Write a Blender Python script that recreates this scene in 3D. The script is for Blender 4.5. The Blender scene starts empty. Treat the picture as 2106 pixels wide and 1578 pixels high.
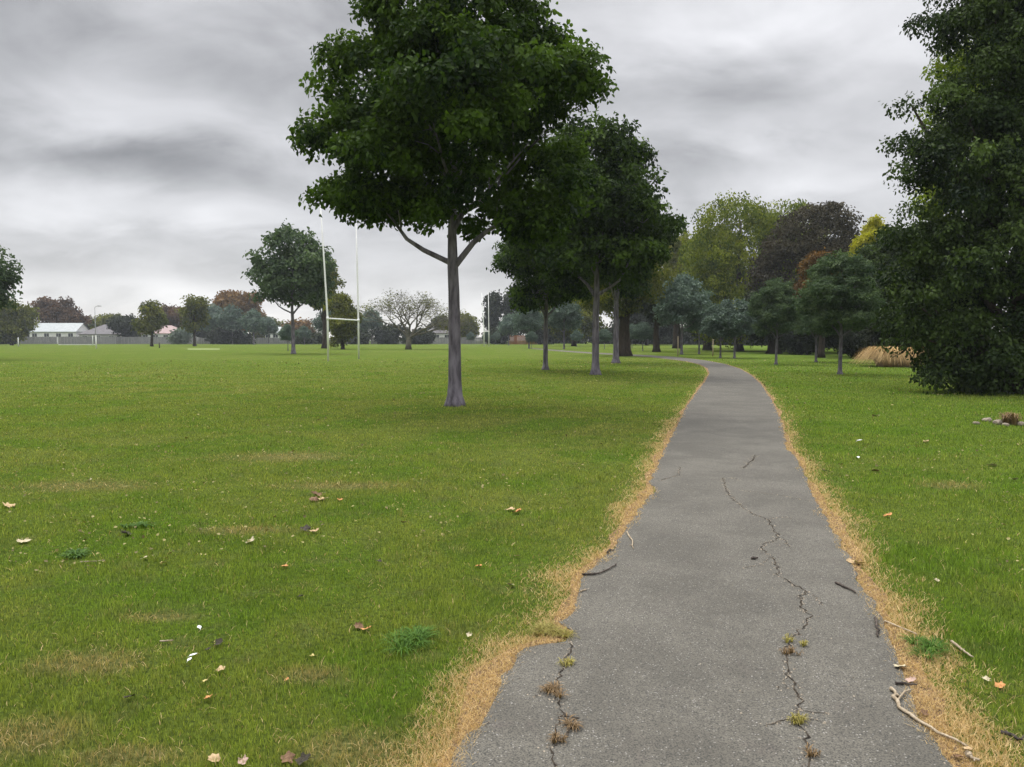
import bpy, math, random
import numpy as np

# ------------------------------------------------------------------ basics
S = bpy.context.scene
COL = S.collection
RNG = np.random.default_rng(7)
random.seed(7)
F, CX, CY, HC = 1600.0, 1053.0, 789.0, 1.6
TH = math.atan(92.0 / F)
FY, FZ = math.cos(TH), -math.sin(TH)
UY, UZ = math.sin(TH), math.cos(TH)


def ray(px, py):
    u, v = (px - CX) / F, (CY - py) / F
    return np.array([u, FY + v * UY, FZ + v * UZ])


def G(px, py, z=0.0):
    """photo pixel -> point on the ground"""
    d = ray(px, py)
    t = (z - HC) / d[2]
    return np.array([d[0] * t, d[1] * t, z])


def W(px, py, Y):
    """photo pixel at distance Y"""
    d = ray(px, py)
    t = Y / d[1]
    return np.array([d[0] * t, Y, HC + d[2] * t])


# ------------------------------------------------------------------ mesh helpers
def mesh_quads(name, V, Q, tint=None, smooth=False):
    V = np.asarray(V, dtype=np.float32)
    Q = np.asarray(Q, dtype=np.int32)
    me = bpy.data.meshes.new(name)
    me.vertices.add(len(V))
    me.vertices.foreach_set("co", V.ravel())
    n, k = Q.shape
    me.loops.add(n * k)
    me.loops.foreach_set("vertex_index", Q.ravel())
    me.polygons.add(n)
    me.polygons.foreach_set("loop_start", np.arange(0, n * k, k, dtype=np.int32))
    if tint is not None:
        a = me.attributes.new("tint", 'FLOAT', 'POINT')
        a.data.foreach_set("value", np.asarray(tint, dtype=np.float32))
    me.update(calc_edges=True)
    if smooth:
        me.polygons.foreach_set("use_smooth", np.ones(n, dtype=bool))
    return me


class MB:
    """collects polygons into one mesh"""

    def __init__(self):
        self.v, self.f, self.s = [], [], []

    def poly(self, pts, smooth=False):
        b = len(self.v)
        self.v += [tuple(p) for p in pts]
        self.f.append(tuple(range(b, b + len(pts))))
        self.s.append(smooth)

    def box(self, lo, hi):
        x0, y0, z0 = lo
        x1, y1, z1 = hi
        b = len(self.v)
        self.v += [(x0, y0, z0), (x1, y0, z0), (x1, y1, z0), (x0, y1, z0), (x0, y0, z1), (x1, y0, z1), (x1, y1, z1), (x0, y1, z1)]
        for q in ((0, 3, 2, 1), (4, 5, 6, 7), (0, 1, 5, 4), (1, 2, 6, 5), (2, 3, 7, 6), (3, 0, 4, 7)):
            self.f.append(tuple(b + i for i in q))
            self.s.append(False)

    def tube(self, pts, radii, sides=8, cap=True, wob=0.0):
        pts = [np.asarray(p, float) for p in pts]
        n = len(pts)
        b = len(self.v)
        ref = np.array([0.37, 0.81, 0.21])
        for i in range(n):
            t = pts[min(i + 1, n - 1)] - pts[max(i - 1, 0)]
            t = t / (np.linalg.norm(t) + 1e-9)
            a = np.cross(t, ref)
            a /= np.linalg.norm(a) + 1e-9
            c = np.cross(t, a)
            for k in range(sides):
                an = 2 * math.pi * k / sides
                r = radii[i] * (1 + wob * random.uniform(-1, 1))
                self.v.append(tuple(pts[i] + a * math.cos(an) * r + c * math.sin(an) * r))
        for i in range(n - 1):
            for k in range(sides):
                k2 = (k + 1) % sides
                self.f.append((b + i * sides + k, b + i * sides + k2, b + (i + 1) * sides + k2, b + (i + 1) * sides + k))
                self.s.append(True)
        if cap:
            self.f.append(tuple(b + (n - 1) * sides + k for k in range(sides)))
            self.s.append(False)
            self.f.append(tuple(b + k for k in reversed(range(sides))))
            self.s.append(False)

    def mesh(self, name):
        me = bpy.data.meshes.new(name)
        me.from_pydata(self.v, [], self.f)
        me.polygons.foreach_set("use_smooth", self.s)
        me.update()
        return me


def obj(name, me, mat=None, parent=None, loc=(0, 0, 0), rz=0.0, sc=1.0):
    if mat is not None and not me.materials:
        me.materials.append(mat)
    o = bpy.data.objects.new(name, me)
    COL.objects.link(o)
    o.location = loc
    o.rotation_euler = (0, 0, rz)
    o.scale = (sc, sc, sc)
    if parent is not None:
        o.parent = parent
    return o


def tag(o, label=None, cat=None, group=None, kind=None):
    if label:
        o["label"] = label
    if cat:
        o["category"] = cat
    if group:
        o["group"] = group
    if kind:
        o["kind"] = kind
    return o


def empty(name, loc, label, cat, group=None, rz=0.0, sc=1.0):
    o = bpy.data.objects.new(name, None)
    COL.objects.link(o)
    o.location = loc
    o.rotation_euler = (0, 0, rz)
    o.scale = (sc, sc, sc)
    return tag(o, label, cat, group)


# ------------------------------------------------------------------ materials
def newmat(name):
    m = bpy.data.materials.new(name)
    m.use_nodes = True
    nt = m.node_tree
    nt.nodes.clear()
    return m, nt


def N(nt, t, **kw):
    n = nt.nodes.new(t)
    for k, v in kw.items():
        if k.startswith("in_"):
            key = k[3:]
            key = int(key) if key.isdigit() else key.replace("_", " ")
            n.inputs[key].default_value = v
        else:
            setattr(n, k, v)
    return n


def L(nt, a, b):
    nt.links.new(a, b)


def mixc(nt, fac, a, b, blend='MIX'):
    n = nt.nodes.new('ShaderNodeMix')
    n.data_type = 'RGBA'
    n.blend_type = blend
    for sock, val in ((n.inputs[0], fac), (n.inputs[6], a), (n.inputs[7], b)):
        if hasattr(val, 'links') or isinstance(val, bpy.types.NodeSocket):
            nt.links.new(val, sock)
        elif isinstance(val, (int, float)):
            sock.default_value = val
        else:
            sock.default_value = (*val, 1) if len(val) == 3 else val
    return n.outputs[2]


def math_(nt, op, a, b=None, c=None, clamp=False):
    n = nt.nodes.new('ShaderNodeMath')
    n.operation = op
    n.use_clamp = clamp
    for i, v in enumerate((a, b, c)):
        if v is None:
            continue
        if isinstance(v, (int, float)):
            n.inputs[i].default_value = v
        else:
            nt.links.new(v, n.inputs[i])
    return n.outputs[0]


def ramp(nt, fac, stops):
    n = nt.nodes.new('ShaderNodeMapRange')
    n.interpolation_type = 'SMOOTHSTEP'
    nt.links.new(fac, n.inputs[0])
    n.inputs[1].default_value, n.inputs[2].default_value = stops
    return n.outputs[0]


def noise(nt, vec, scale, detail=4, rough=0.55, dist=0.0):
    n = N(nt, 'ShaderNodeTexNoise', in_Scale=scale, in_Detail=detail, in_Roughness=rough, in_Distortion=dist)
    if vec is not None:
        nt.links.new(vec, n.inputs['Vector'])
    return n.outputs['Fac']


def leafmat(name, c0, c1, trans=0.25, rough=0.6, spec=0.12, tcol=None, vary=0.12):
    """leaf colour runs from c0 to c1 with the leaf's own tint; a part of the light passes through"""
    m, nt = newmat(name)
    at = N(nt, 'ShaderNodeAttribute', attribute_name='tint')
    oi = N(nt, 'ShaderNodeObjectInfo')
    base = mixc(nt, at.outputs['Fac'], c0, c1)
    hsv = N(nt, 'ShaderNodeHueSaturation')
    L(nt, math_(nt, 'MULTIPLY_ADD', oi.outputs['Random'], vary * 2, 1 - vary), hsv.inputs['Value'])
    L(nt, base, hsv.inputs['Color'])
    p = N(nt, 'ShaderNodeBsdfPrincipled', in_Roughness=rough)
    p.inputs['Specular IOR Level'].default_value = spec
    L(nt, hsv.outputs[0], p.inputs['Base Color'])
    t = N(nt, 'ShaderNodeBsdfTranslucent')
    L(nt, mixc(nt, 1.0, hsv.outputs[0], tcol or (1.6, 1.7, 0.7), 'MULTIPLY'), t.inputs['Color'])
    mx = N(nt, 'ShaderNodeMixShader', in_0=trans)
    L(nt, p.outputs[0], mx.inputs[1])
    L(nt, t.outputs[0], mx.inputs[2])
    out = N(nt, 'ShaderNodeOutputMaterial')
    L(nt, mx.outputs[0], out.inputs[0])
    return m


def plainmat(name, c0, c1, scale=8.0, rough=0.8, spec=0.2, bump=0.0, bscale=40.0, stretch=None, metal=0.0):
    m, nt = newmat(name)
    tc = N(nt, 'ShaderNodeTexCoord')
    vec = tc.outputs['Object']
    if stretch:
        mp = N(nt, 'ShaderNodeMapping')
        mp.inputs['Scale'].default_value = stretch
        L(nt, vec, mp.inputs[0])
        vec = mp.outputs[0]
    n1 = noise(nt, vec, scale, 6, 0.6)
    col = mixc(nt, ramp(nt, n1, (0.3, 0.7)), c0, c1)
    p = N(nt, 'ShaderNodeBsdfPrincipled', in_Roughness=rough, in_Metallic=metal)
    p.inputs['Specular IOR Level'].default_value = spec
    L(nt, col, p.inputs['Base Color'])
    if bump:
        b = N(nt, 'ShaderNodeBump', in_Strength=bump, in_Distance=0.02)
        L(nt, noise(nt, vec, bscale, 5, 0.65), b.inputs['Height'])
        L(nt, b.outputs[0], p.inputs['Normal'])
    out = N(nt, 'ShaderNodeOutputMaterial')
    L(nt, p.outputs[0], out.inputs[0])
    return m


M = {}
M['bark_grey'] = plainmat('bark_grey', (0.075, 0.066, 0.078), (0.235, 0.212, 0.245), 3.0, 0.9, 0.1, 0.8, 14.0, (3, 3, 0.6))
M['bark_dark'] = plainmat('bark_dark', (0.025, 0.02, 0.016), (0.07, 0.055, 0.042), 3.0, 0.9, 0.1, 0.8, 10.0, (3, 3, 0.6))
M['bark_pale'] = plainmat('bark_pale', (0.085, 0.080, 0.058), (0.155, 0.145, 0.105), 3.0, 0.9, 0.1)
M['leaf_young'] = leafmat('leaf_young', (0.009, 0.023, 0.005), (0.085, 0.145, 0.016), 0.27)
M['leaf_hazed'] = leafmat('leaf_hazed', (0.065, 0.098, 0.080), (0.165, 0.215, 0.165), 0.2, tcol=(1.2, 1.4, 0.9))  # distance haze on the far young trees, put into the leaf colour
M['leaf_evergreen'] = leafmat('leaf_evergreen', (0.008, 0.019, 0.006), (0.082, 0.125, 0.028), 0.2, 0.55, 0.12)
M['leaf_lime'] = leafmat('leaf_lime', (0.05, 0.09, 0.010), (0.26, 0.32, 0.03), 0.3)
M['leaf_willow'] = leafmat('leaf_willow', (0.045, 0.075, 0.007), (0.27, 0.30, 0.022), 0.28)
M['leaf_copper'] = leafmat('leaf_copper', (0.028, 0.025, 0.012), (0.095, 0.082, 0.042), 0.12, tcol=(1.4, 1.1, 0.8))
M['leaf_yellow'] = leafmat('leaf_yellow', (0.20, 0.21, 0.012), (0.55, 0.50, 0.03), 0.3)
M['leaf_rust'] = leafmat('leaf_rust', (0.07, 0.042, 0.014), (0.26, 0.15, 0.035), 0.2, tcol=(1.5, 1.2, 0.6))
M['leaf_redbrown'] = leafmat('leaf_redbrown', (0.046, 0.028, 0.013), (0.145, 0.082, 0.036), 0.15, tcol=(1.5, 1.0, 0.7))
M['leaf_olive'] = leafmat('leaf_olive', (0.048, 0.062, 0.010), (0.23, 0.235, 0.032), 0.25)
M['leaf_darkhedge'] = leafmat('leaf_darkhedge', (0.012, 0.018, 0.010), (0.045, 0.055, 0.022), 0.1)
M['leaf_half_hazed'] = leafmat('leaf_half_hazed', (0.036, 0.062, 0.032), (0.130, 0.180, 0.080), 0.22, tcol=(1.3, 1.5, 0.8))  # young leaf greyed part way: fading by haze mixed into the colour
M['leaf_sage'] = leafmat('leaf_sage', (0.10, 0.13, 0.10), (0.22, 0.26, 0.20), 0.2, tcol=(1.1, 1.2, 0.9))
M['tussock'] = leafmat('tussock', (0.24, 0.15, 0.06), (0.64, 0.47, 0.22), 0.2, tcol=(1.2, 1.1, 0.8))
M['weed_green'] = leafmat('weed_green', (0.03, 0.08, 0.012), (0.11, 0.20, 0.03), 0.25)
M['weed_brown'] = leafmat('weed_brown', (0.08, 0.055, 0.032), (0.30, 0.20, 0.10), 0.1)
M['weed_yellow'] = leafmat('weed_yellow', (0.18, 0.15, 0.04), (0.38, 0.34, 0.10), 0.2)
M['white_paint'] = plainmat('white_paint', (0.76, 0.76, 0.74), (0.86, 0.86, 0.84), 2.0, 0.5, 0.4)
M['crack'] = plainmat('crack', (0.016, 0.014, 0.012), (0.07, 0.058, 0.045), 30, 0.95, 0.05)
M['twig_dark'] = plainmat('twig_dark', (0.03, 0.025, 0.022), (0.12, 0.10, 0.085), 40, 0.85, 0.1, 0.5, 200)
M['twig_pale'] = plainmat('twig_pale', (0.26, 0.20, 0.13), (0.48, 0.40, 0.29), 40, 0.8, 0.15, 0.5, 200)
M['feather'] = plainmat('feather', (0.7, 0.7, 0.72), (0.88, 0.88, 0.88), 30, 0.7, 0.2)


# ------------------------------------------------------------------ world, sun, camera
def build_world():
    w = bpy.data.worlds.new("World")
    S.world = w
    w.use_nodes = True
    nt = w.node_tree
    nt.nodes.clear()
    tc = N(nt, 'ShaderNodeTexCoord')
    dirv = tc.outputs['Generated']
    sx = N(nt, 'ShaderNodeSeparateXYZ')
    L(nt, dirv, sx.inputs[0])
    z0 = math_(nt, 'MAXIMUM', sx.outputs[2], 0.0)
    zz = math_(nt, 'ADD', z0, 0.42)
    cu = math_(nt, 'DIVIDE', sx.outputs[0], zz)
    cv = math_(nt, 'DIVIDE', sx.outputs[1], zz)
    cb = N(nt, 'ShaderNodeCombineXYZ')
    L(nt, cu, cb.inputs[0])
    L(nt, cv, cb.inputs[1])
    n1 = noise(nt, cb.outputs[0], 2.1, 6, 0.52, 0.5)
    mp = N(nt, 'ShaderNodeMapping')
    mp.inputs['Location'].default_value = (4.3, 1.7, 2.0)
    mp.inputs['Scale'].default_value = (0.8, 1.3, 1)
    L(nt, cb.outputs[0], mp.inputs[0])
    n2 = noise(nt, mp.outputs[0], 5.5, 7, 0.55, 0.4)
    # azimuth / elevation with a soft wobble, for the larger banks of cloud
    az = math_(nt, 'ARCTAN2', sx.outputs[0], sx.outputs[1])
    el = math_(nt, 'ARCSINE', sx.outputs[2])
    azw = math_(nt, 'MULTIPLY_ADD', math_(nt, 'SUBTRACT', n1, 0.5), 0.42, az)
    elw = math_(nt, 'MULTIPLY_ADD', math_(nt, 'SUBTRACT', n2, 0.5), 0.07, el)
    val = math_(nt, 'MULTIPLY_ADD', math_(nt, 'SUBTRACT', n1, 0.5), 0.30, 0.41)
    val = math_(nt, 'MULTIPLY_ADD', math_(nt, 'SUBTRACT', n2, 0.5), 0.20, val)
    # unstretched billows
    mp3 = N(nt, 'ShaderNodeMapping')
    mp3.inputs['Scale'].default_value = (1, 1, 2.3)
    mp3.inputs['Location'].default_value = (.7, 1.9, .4)
    L(nt, dirv, mp3.inputs[0])
    n3 = noise(nt, mp3.outputs[0], 5.5, 7, 0.5, 0.5)
    val = math_(nt, 'MULTIPLY_ADD', math_(nt, 'SUBTRACT', n3, 0.5), 0.44, val)
    for px, py, rx, ry, amp in CLOUDS:
        d = ray(px, py)
        d = d / np.linalg.norm(d)
        a0, e0 = math.atan2(d[0], d[1]), math.asin(d[2])
        qa = math_(nt, 'DIVIDE', math_(nt, 'SUBTRACT', azw, a0), rx / F)
        qe = math_(nt, 'DIVIDE', math_(nt, 'SUBTRACT', elw, e0), ry / F)
        q = math_(nt, 'ADD', math_(nt, 'MULTIPLY', qa, qa), math_(nt, 'MULTIPLY', qe, qe))
        g = math_(nt, 'POWER', 2.718, math_(nt, 'MULTIPLY', q, -1.0))
        val = math_(nt, 'MULTIPLY_ADD', g, amp * 0.85, val)
    val = math_(nt, 'MAXIMUM', val, 0.15)
    # bright, slightly warm gap along the horizon
    hz = math_(nt, 'POWER', 2.718, math_(nt, 'MULTIPLY', z0, -22.0))
    tintc = mixc(nt, hz, (0.985, 0.985, 1.015), (1.03, 1.0, 0.94))
    val = math_(nt, 'MULTIPLY_ADD', hz, 0.33, val)
    # an overcast sky is far brighter overhead than near the horizon
    zen = ramp(nt, sx.outputs[2], (0.44, 0.95))
    val = math_(nt, 'MULTIPLY_ADD', zen, ZENITH, val)
    cl = N(nt, 'ShaderNodeVectorMath', operation='SCALE')
    L(nt, tintc, cl.inputs[0])
    L(nt, math_(nt, 'MULTIPLY', val, 10.0), cl.inputs['Scale'])
    sky = N(nt, 'ShaderNodeTexSky', sky_type='NISHITA')
    sky.sun_disc = False
    sky.sun_elevation = math.radians(SUN_EL)
    sky.sun_rotation = math.radians(SUN_AZ)
    c = mixc(nt, 0.95, sky.outputs[0], cl.outputs[0])
    bg = N(nt, 'ShaderNodeBackground', in_Strength=0.1)
    L(nt, c, bg.inputs[0])
    out = N(nt, 'ShaderNodeOutputWorld')
    L(nt, bg.outputs[0], out.inputs[0])


SUN_EL, SUN_AZ = 58.0, -35.0     # azimuth measured from straight ahead, positive to the right
ZENITH = 1.95
CLOUDS = [  # photo pixel of the centre, radii in pixels, how much lighter or darker
    (180, 60, 420, 100, -0.12), (230, 235, 260, 50, 0.12), (330, 330, 420, 50, -0.16), (120, 345, 200, 30, -0.06), (250, 430, 420, 50, 0.13),
    (560, 110, 160, 160, -0.07), (1700, 30, 330, 120, 0.22), (1480, 60, 130, 70, 0.08), (1390, 190, 170, 60, -0.10), (1530, 265, 280, 50, 0.16),
    (1450, 330, 160, 30, -0.06), (1620, 390, 260, 40, 0.12), (480, 500, 300, 20, -0.08), (200, 540, 300, 18, -0.06), (300, 600, 500, 30, 0.10),
]
build_world()

sun = bpy.data.lights.new("sun", 'SUN')
sun.energy = 1.5
sun.angle = math.radians(18)
sun.color = (1.0, 0.96, 0.88)
so = bpy.data.objects.new("sun", sun)
COL.objects.link(so)
so.rotation_euler = (math.radians(90 - SUN_EL), 0, math.radians(180 - SUN_AZ))

cam = bpy.data.cameras.new("camera")
cam.sensor_width = 36
cam.lens = 36 * F / 2106
cam.clip_end = 5000
cam.clip_start = 0.05
co = bpy.data.objects.new("camera", cam)
COL.objects.link(co)
co.location = (0, 0, HC)
co.rotation_euler = (math.radians(90) - TH, 0, 0)
S.camera = co
S.view_settings.view_transform = 'Standard'
S.view_settings.look = 'None'
S.view_settings.exposure = 0.55
S.view_settings.gamma = 1.0
S.cycles.use_denoising = True
S.cycles.denoiser = 'OPENIMAGEDENOISE'
S.cycles.denoising_input_passes = 'RGB_ALBEDO_NORMAL'
S.cycles.max_bounces = 6
S.cycles.diffuse_bounces = 3
S.cycles.glossy_bounces = 2
S.cycles.transmission_bounces = 3
S.cycles.transparent_max_bounces = 4
S.cycles.volume_bounces = 0
S.cycles.caustics_reflective = False
S.cycles.caustics_refractive = False
S.cycles.use_adaptive_sampling = False

# ------------------------------------------------------------------ the path outline (photo pixels -> ground)
LEFT_PX = [(850, 1700), (930, 1578), (962, 1528), (1005, 1460), (1035, 1392), (1062, 1345), (1100, 1330), (1165, 1322), (1178, 1305), (1152, 1283), (1192, 1252),
           (1188, 1195), (1225, 1165), (1252, 1140), (1290, 1090), (1318, 1042), (1345, 1010), (1336, 992), (1352, 958), (1375, 912), (1396, 868), (1412, 838),
           (1432, 808), (1450, 785), (1459, 769), (1455, 758), (1440, 750), (1412, 743.5), (1380, 739.5), (1335, 734.5), (1285, 731.5), (1225, 728.3), (1170, 724.5), (1128, 721.0), (1090, 717.5)]
RIGHT_PX = [(2060, 1700), (1962, 1578), (1935, 1540), (1900, 1482), (1872, 1430), (1858, 1388), (1838, 1332), (1815, 1282), (1792, 1240), (1770, 1200), (1742, 1142),
            (1716, 1092), (1682, 1042), (1660, 990), (1643, 948), (1618, 925), (1612, 890), (1600, 852), (1586, 822), (1566, 792), (1546, 773), (1522, 759),
            (1488, 748.5), (1450, 741.5), (1415, 737.2), (1385, 734.2), (1340, 731.2), (1290, 728.7), (1230, 725.8), (1176, 722.3), (1134, 719.2), (1096, 716.0)]


def resample(P, n):
    P = np.asarray(P)
    d = np.r_[0, np.cumsum(np.linalg.norm(np.diff(P, axis=0), axis=1))]
    t = np.linspace(0, d[-1], n)
    return np.c_[np.interp(t, d, P[:, 0]), np.interp(t, d, P[:, 1])]


LEFT = np.array([G(*p)[:2] for p in LEFT_PX])
RIGHT = np.array([G(*p)[:2] for p in RIGHT_PX])


def seglist(P):
    return P[:-1], P[1:]


def dist_poly(X, P):
    """distance of points X (n,2) to polyline P"""
    best = np.full(len(X), 1e9)
    for a, b in zip(P[:-1], P[1:]):
        ab = b - a
        t = np.clip(((X - a) @ ab) / (ab @ ab), 0, 1)
        q = a + t[:, None] * ab
        best = np.minimum(best, np.hypot(*(X - q).T))
    return best


def inside_poly(X, P):
    ins = np.zeros(len(X), bool)
    n = len(P)
    j = n - 1
    for i in range(n):
        xi, yi = P[i]
        xj, yj = P[j]
        c = ((yi > X[:, 1]) != (yj > X[:, 1])) & (X[:, 0] < (xj - xi) * (X[:, 1] - yi) / (yj - yi + 1e-12) + xi)
        ins ^= c
        j = i
    return ins


def fine_edge(P, amp, seed):
    """subdivide an edge and roughen it sideways"""
    out, nrm = [], []
    for a, b in zip(P[:-1], P[1:]):
        d = np.linalg.norm(b - a)
        dist = np.linalg.norm((a + b) / 2)
        n = max(1, int(d / max(0.025, dist * 0.005)))
        t = (b - a) / d
        for k in range(n):
            out.append(a + (b - a) * k / n)
            nrm.append((-t[1], t[0]))
    out.append(P[-1])
    nrm.append(nrm[-1])
    out, nrm = np.array(out), np.array(nrm)
    if amp:
        j = (smooth_noise(out, .21, seed) - .5) * 2.2 + (smooth_noise(out, .08, seed + 5) - .5) * 1.6
        w = np.clip(1.5 - np.linalg.norm(out, axis=1) / 25, 0, 1)
        out = out + nrm * (j * w * amp)[:, None]
    return out


def smooth_noise(X, scale, seed):
    """cheap 2D value noise in [0,1]"""
    r = np.random.default_rng(seed)
    T = r.random((64, 64))
    q = X / scale
    i = np.floor(q).astype(int)
    f = q - i
    f = f * f * (3 - 2 * f)
    a = T[i[:, 0] % 64, i[:, 1] % 64]
    b = T[(i[:, 0] + 1) % 64, i[:, 1] % 64]
    c = T[i[:, 0] % 64, (i[:, 1] + 1) % 64]
    d = T[(i[:, 0] + 1) % 64, (i[:, 1] + 1) % 64]
    return (a * (1 - f[:, 0]) + b * f[:, 0]) * (1 - f[:, 1]) + (c * (1 - f[:, 0]) + d * f[:, 0]) * f[:, 1]


LF = fine_edge(LEFT, 0.022, 1)
RF = fine_edge(RIGHT, 0.022, 2)
PATH_POLY = np.vstack([LF, RF[::-1]])

# ------------------------------------------------------------------ lawn, verge, path
BARE = [  # worn patches in the lawn: photo pixel, radii in metres
    (500, 1092, 0.55, 0.18), (180, 1365, 0.35, 0.18), (585, 940, 1.1, 0.55), (700, 1000, 0.8, 0.25), (60, 1520, 0.3, 0.2),
    (640, 1390, 0.2, 0.12), (330, 1270, 0.3, 0.1), (250, 1560, 0.3, 0.1), (180, 1000, 0.9, 0.4), (730, 1545, 0.3, 0.2), (1960, 1000, .4, .3),
]


def lawn_group():
    g = bpy.data.node_groups.new('lawn_colour', 'ShaderNodeTree')
    g.interface.new_socket('Color', in_out='OUTPUT', socket_type='NodeSocketColor')
    g.interface.new_socket('Bare', in_out='OUTPUT', socket_type='NodeSocketFloat')
    nt = g
    out = N(nt, 'NodeGroupOutput')
    geo = N(nt, 'ShaderNodeNewGeometry')
    sp = N(nt, 'ShaderNodeSeparateXYZ')
    L(nt, geo.outputs['Position'], sp.inputs[0])
    cb = N(nt, 'ShaderNodeCombineXYZ')
    L(nt, sp.outputs[0], cb.inputs[0])
    L(nt, sp.outputs[1], cb.inputs[1])
    v = cb.outputs[0]
    nA = noise(nt, v, 0.10, 4, 0.55, 0.3)
    nB = noise(nt, v, 0.55, 5, 0.6, 0.4)
    nC = noise(nt, v, 3.2, 5, 0.65, 0.2)
    c = mixc(nt, ramp(nt, nA, (0.35, 0.68)), GR['green'], GR['olive'])
    c = mixc(nt, math_(nt, 'MULTIPLY', ramp(nt, nB, (0.45, 0.62)), 0.85), c, GR['lush'])
    c = mixc(nt, math_(nt, 'MULTIPLY', ramp(nt, nC, (0.50, 0.70)), 0.65), c, GR['dull'])
    rs = math_(nt, 'SUBTRACT', sp.outputs[0], math_(nt, 'MULTIPLY_ADD', sp.outputs[1], 0.27, 0.8))
    c = mixc(nt, math_(nt, 'MULTIPLY', ramp(nt, rs, (-0.5, 2.0)), 0.42), c, (0.102, 0.192, 0.018))
    bare = None
    for px, py, rx, ry in BARE:
        p = G(px, py)
        wob = N(nt, 'ShaderNodeVectorMath', operation='SUBTRACT')
        L(nt, v, wob.inputs[0])
        wob.inputs[1].default_value = (p[0], p[1], 0)
        ml = N(nt, 'ShaderNodeVectorMath', operation='MULTIPLY')
        L(nt, wob.outputs[0], ml.inputs[0])
        ml.inputs[1].default_value = (1 / rx, 1 / ry, 0)
        ln = N(nt, 'ShaderNodeVectorMath', operation='LENGTH')
        L(nt, ml.outputs[0], ln.inputs[0])
        d = math_(nt, 'MULTIPLY_ADD', math_(nt, 'SUBTRACT', nC, 0.5), 1.6, ln.outputs['Value'])
        f = ramp(nt, d, (1.25, 0.25))
        bare = f if bare is None else math_(nt, 'MAXIMUM', bare, f)
    gen = ramp(nt, noise(nt, v, 0.8, 6, 0.7, 0.6), (0.66, 0.78))
    bare = math_(nt, 'MAXIMUM', math_(nt, 'MULTIPLY', bare, 0.55), math_(nt, 'MULTIPLY', gen, 0.35))
    c = mixc(nt, bare, c, GR['dry'])
    L(nt, c, out.inputs[0])
    L(nt, bare, out.inputs[1])
    return g


GR = dict(green=(0.136, 0.190, 0.027), olive=(0.178, 0.205, 0.046), lush=(0.098, 0.176, 0.018), dull=(0.140, 0.160, 0.055), dry=(0.26, 0.20, 0.10))
LG = lawn_group()


def lawn_mat():
    m, nt = newmat('lawn')
    g = N(nt, 'ShaderNodeGroup')
    g.node_tree = LG
    geo = N(nt, 'ShaderNodeNewGeometry')
    pos = geo.outputs['Position']
    nF = noise(nt, pos, 28, 6, 0.75)
    nM = noise(nt, pos, 6, 6, 0.75, 0.5)
    # soil and thatch seen between the blades
    c = mixc(nt, ramp(nt, nF, (0.62, 0.36)), g.outputs[0], (0.055, 0.075, 0.020))
    c = mixc(nt, math_(nt, 'MULTIPLY', ramp(nt, nM, (0.56, 0.72)), 0.6), c, (0.20, 0.22, 0.06))
    nW = noise(nt, pos, 0.9, 5, 0.7, 0.3)
    c = mixc(nt, math_(nt, 'MULTIPLY', ramp(nt, nW, (0.52, 0.34)), 0.5), c, (0.06, 0.10, 0.015))
    # flecks: clover heads and bits of leaf
    vo = N(nt, 'ShaderNodeTexVoronoi', in_Scale=1.7)
    L(nt, pos, vo.inputs['Vector'])
    fl = math_(nt, 'MULTIPLY', ramp(nt, vo.outputs['Distance'], (0.11, 0.05)), ramp(nt, noise(nt, pos, 0.35, 3), (0.45, 0.6)))
    c = mixc(nt, math_(nt, 'MULTIPLY', fl, 0.6), c, (0.40, 0.36, 0.17))
    p = N(nt, 'ShaderNodeBsdfPrincipled', in_Roughness=0.9)
    p.inputs['Specular IOR Level'].default_value = 0.0
    L(nt, c, p.inputs['Base Color'])
    b = N(nt, 'ShaderNodeBump', in_Strength=0.9, in_Distance=0.05)
    L(nt, math_(nt, 'ADD', nF, nM), b.inputs['Height'])
    L(nt, b.outputs[0], p.inputs['Normal'])
    o = N(nt, 'ShaderNodeOutputMaterial')
    L(nt, p.outputs[0], o.inputs[0])
    return m


def blade_mat(name, dry):
    m, nt = newmat(name)
    at = N(nt, 'ShaderNodeAttribute', attribute_name='tint')
    if dry:
        c = mixc(nt, at.outputs['Fac'], (0.34, 0.215, 0.09), (0.78, 0.59, 0.31))
    else:
        g = N(nt, 'ShaderNodeGroup')
        g.node_tree = LG
        c = mixc(nt, 1.0, g.outputs[0], mixc(nt, at.outputs['Fac'], (0.50, 0.55, 0.5), (2.55, 2.2, 2.3)), 'MULTIPLY')
    p = N(nt, 'ShaderNodeBsdfPrincipled', in_Roughness=0.6)
    p.inputs['Specular IOR Level'].default_value = 0.15
    L(nt, c, p.inputs['Base Color'])
    t = N(nt, 'ShaderNodeBsdfTranslucent')
    L(nt, mixc(nt, 1.0, c, (1.25, 1.3, 0.8), 'MULTIPLY'), t.inputs['Color'])
    mx = N(nt, 'ShaderNodeMixShader', in_0=0.3)
    L(nt, p.outputs[0], mx.inputs[1])
    L(nt, t.outputs[0], mx.inputs[2])
    o = N(nt, 'ShaderNodeOutputMaterial')
    L(nt, mx.outputs[0], o.inputs[0])
    return m


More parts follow.
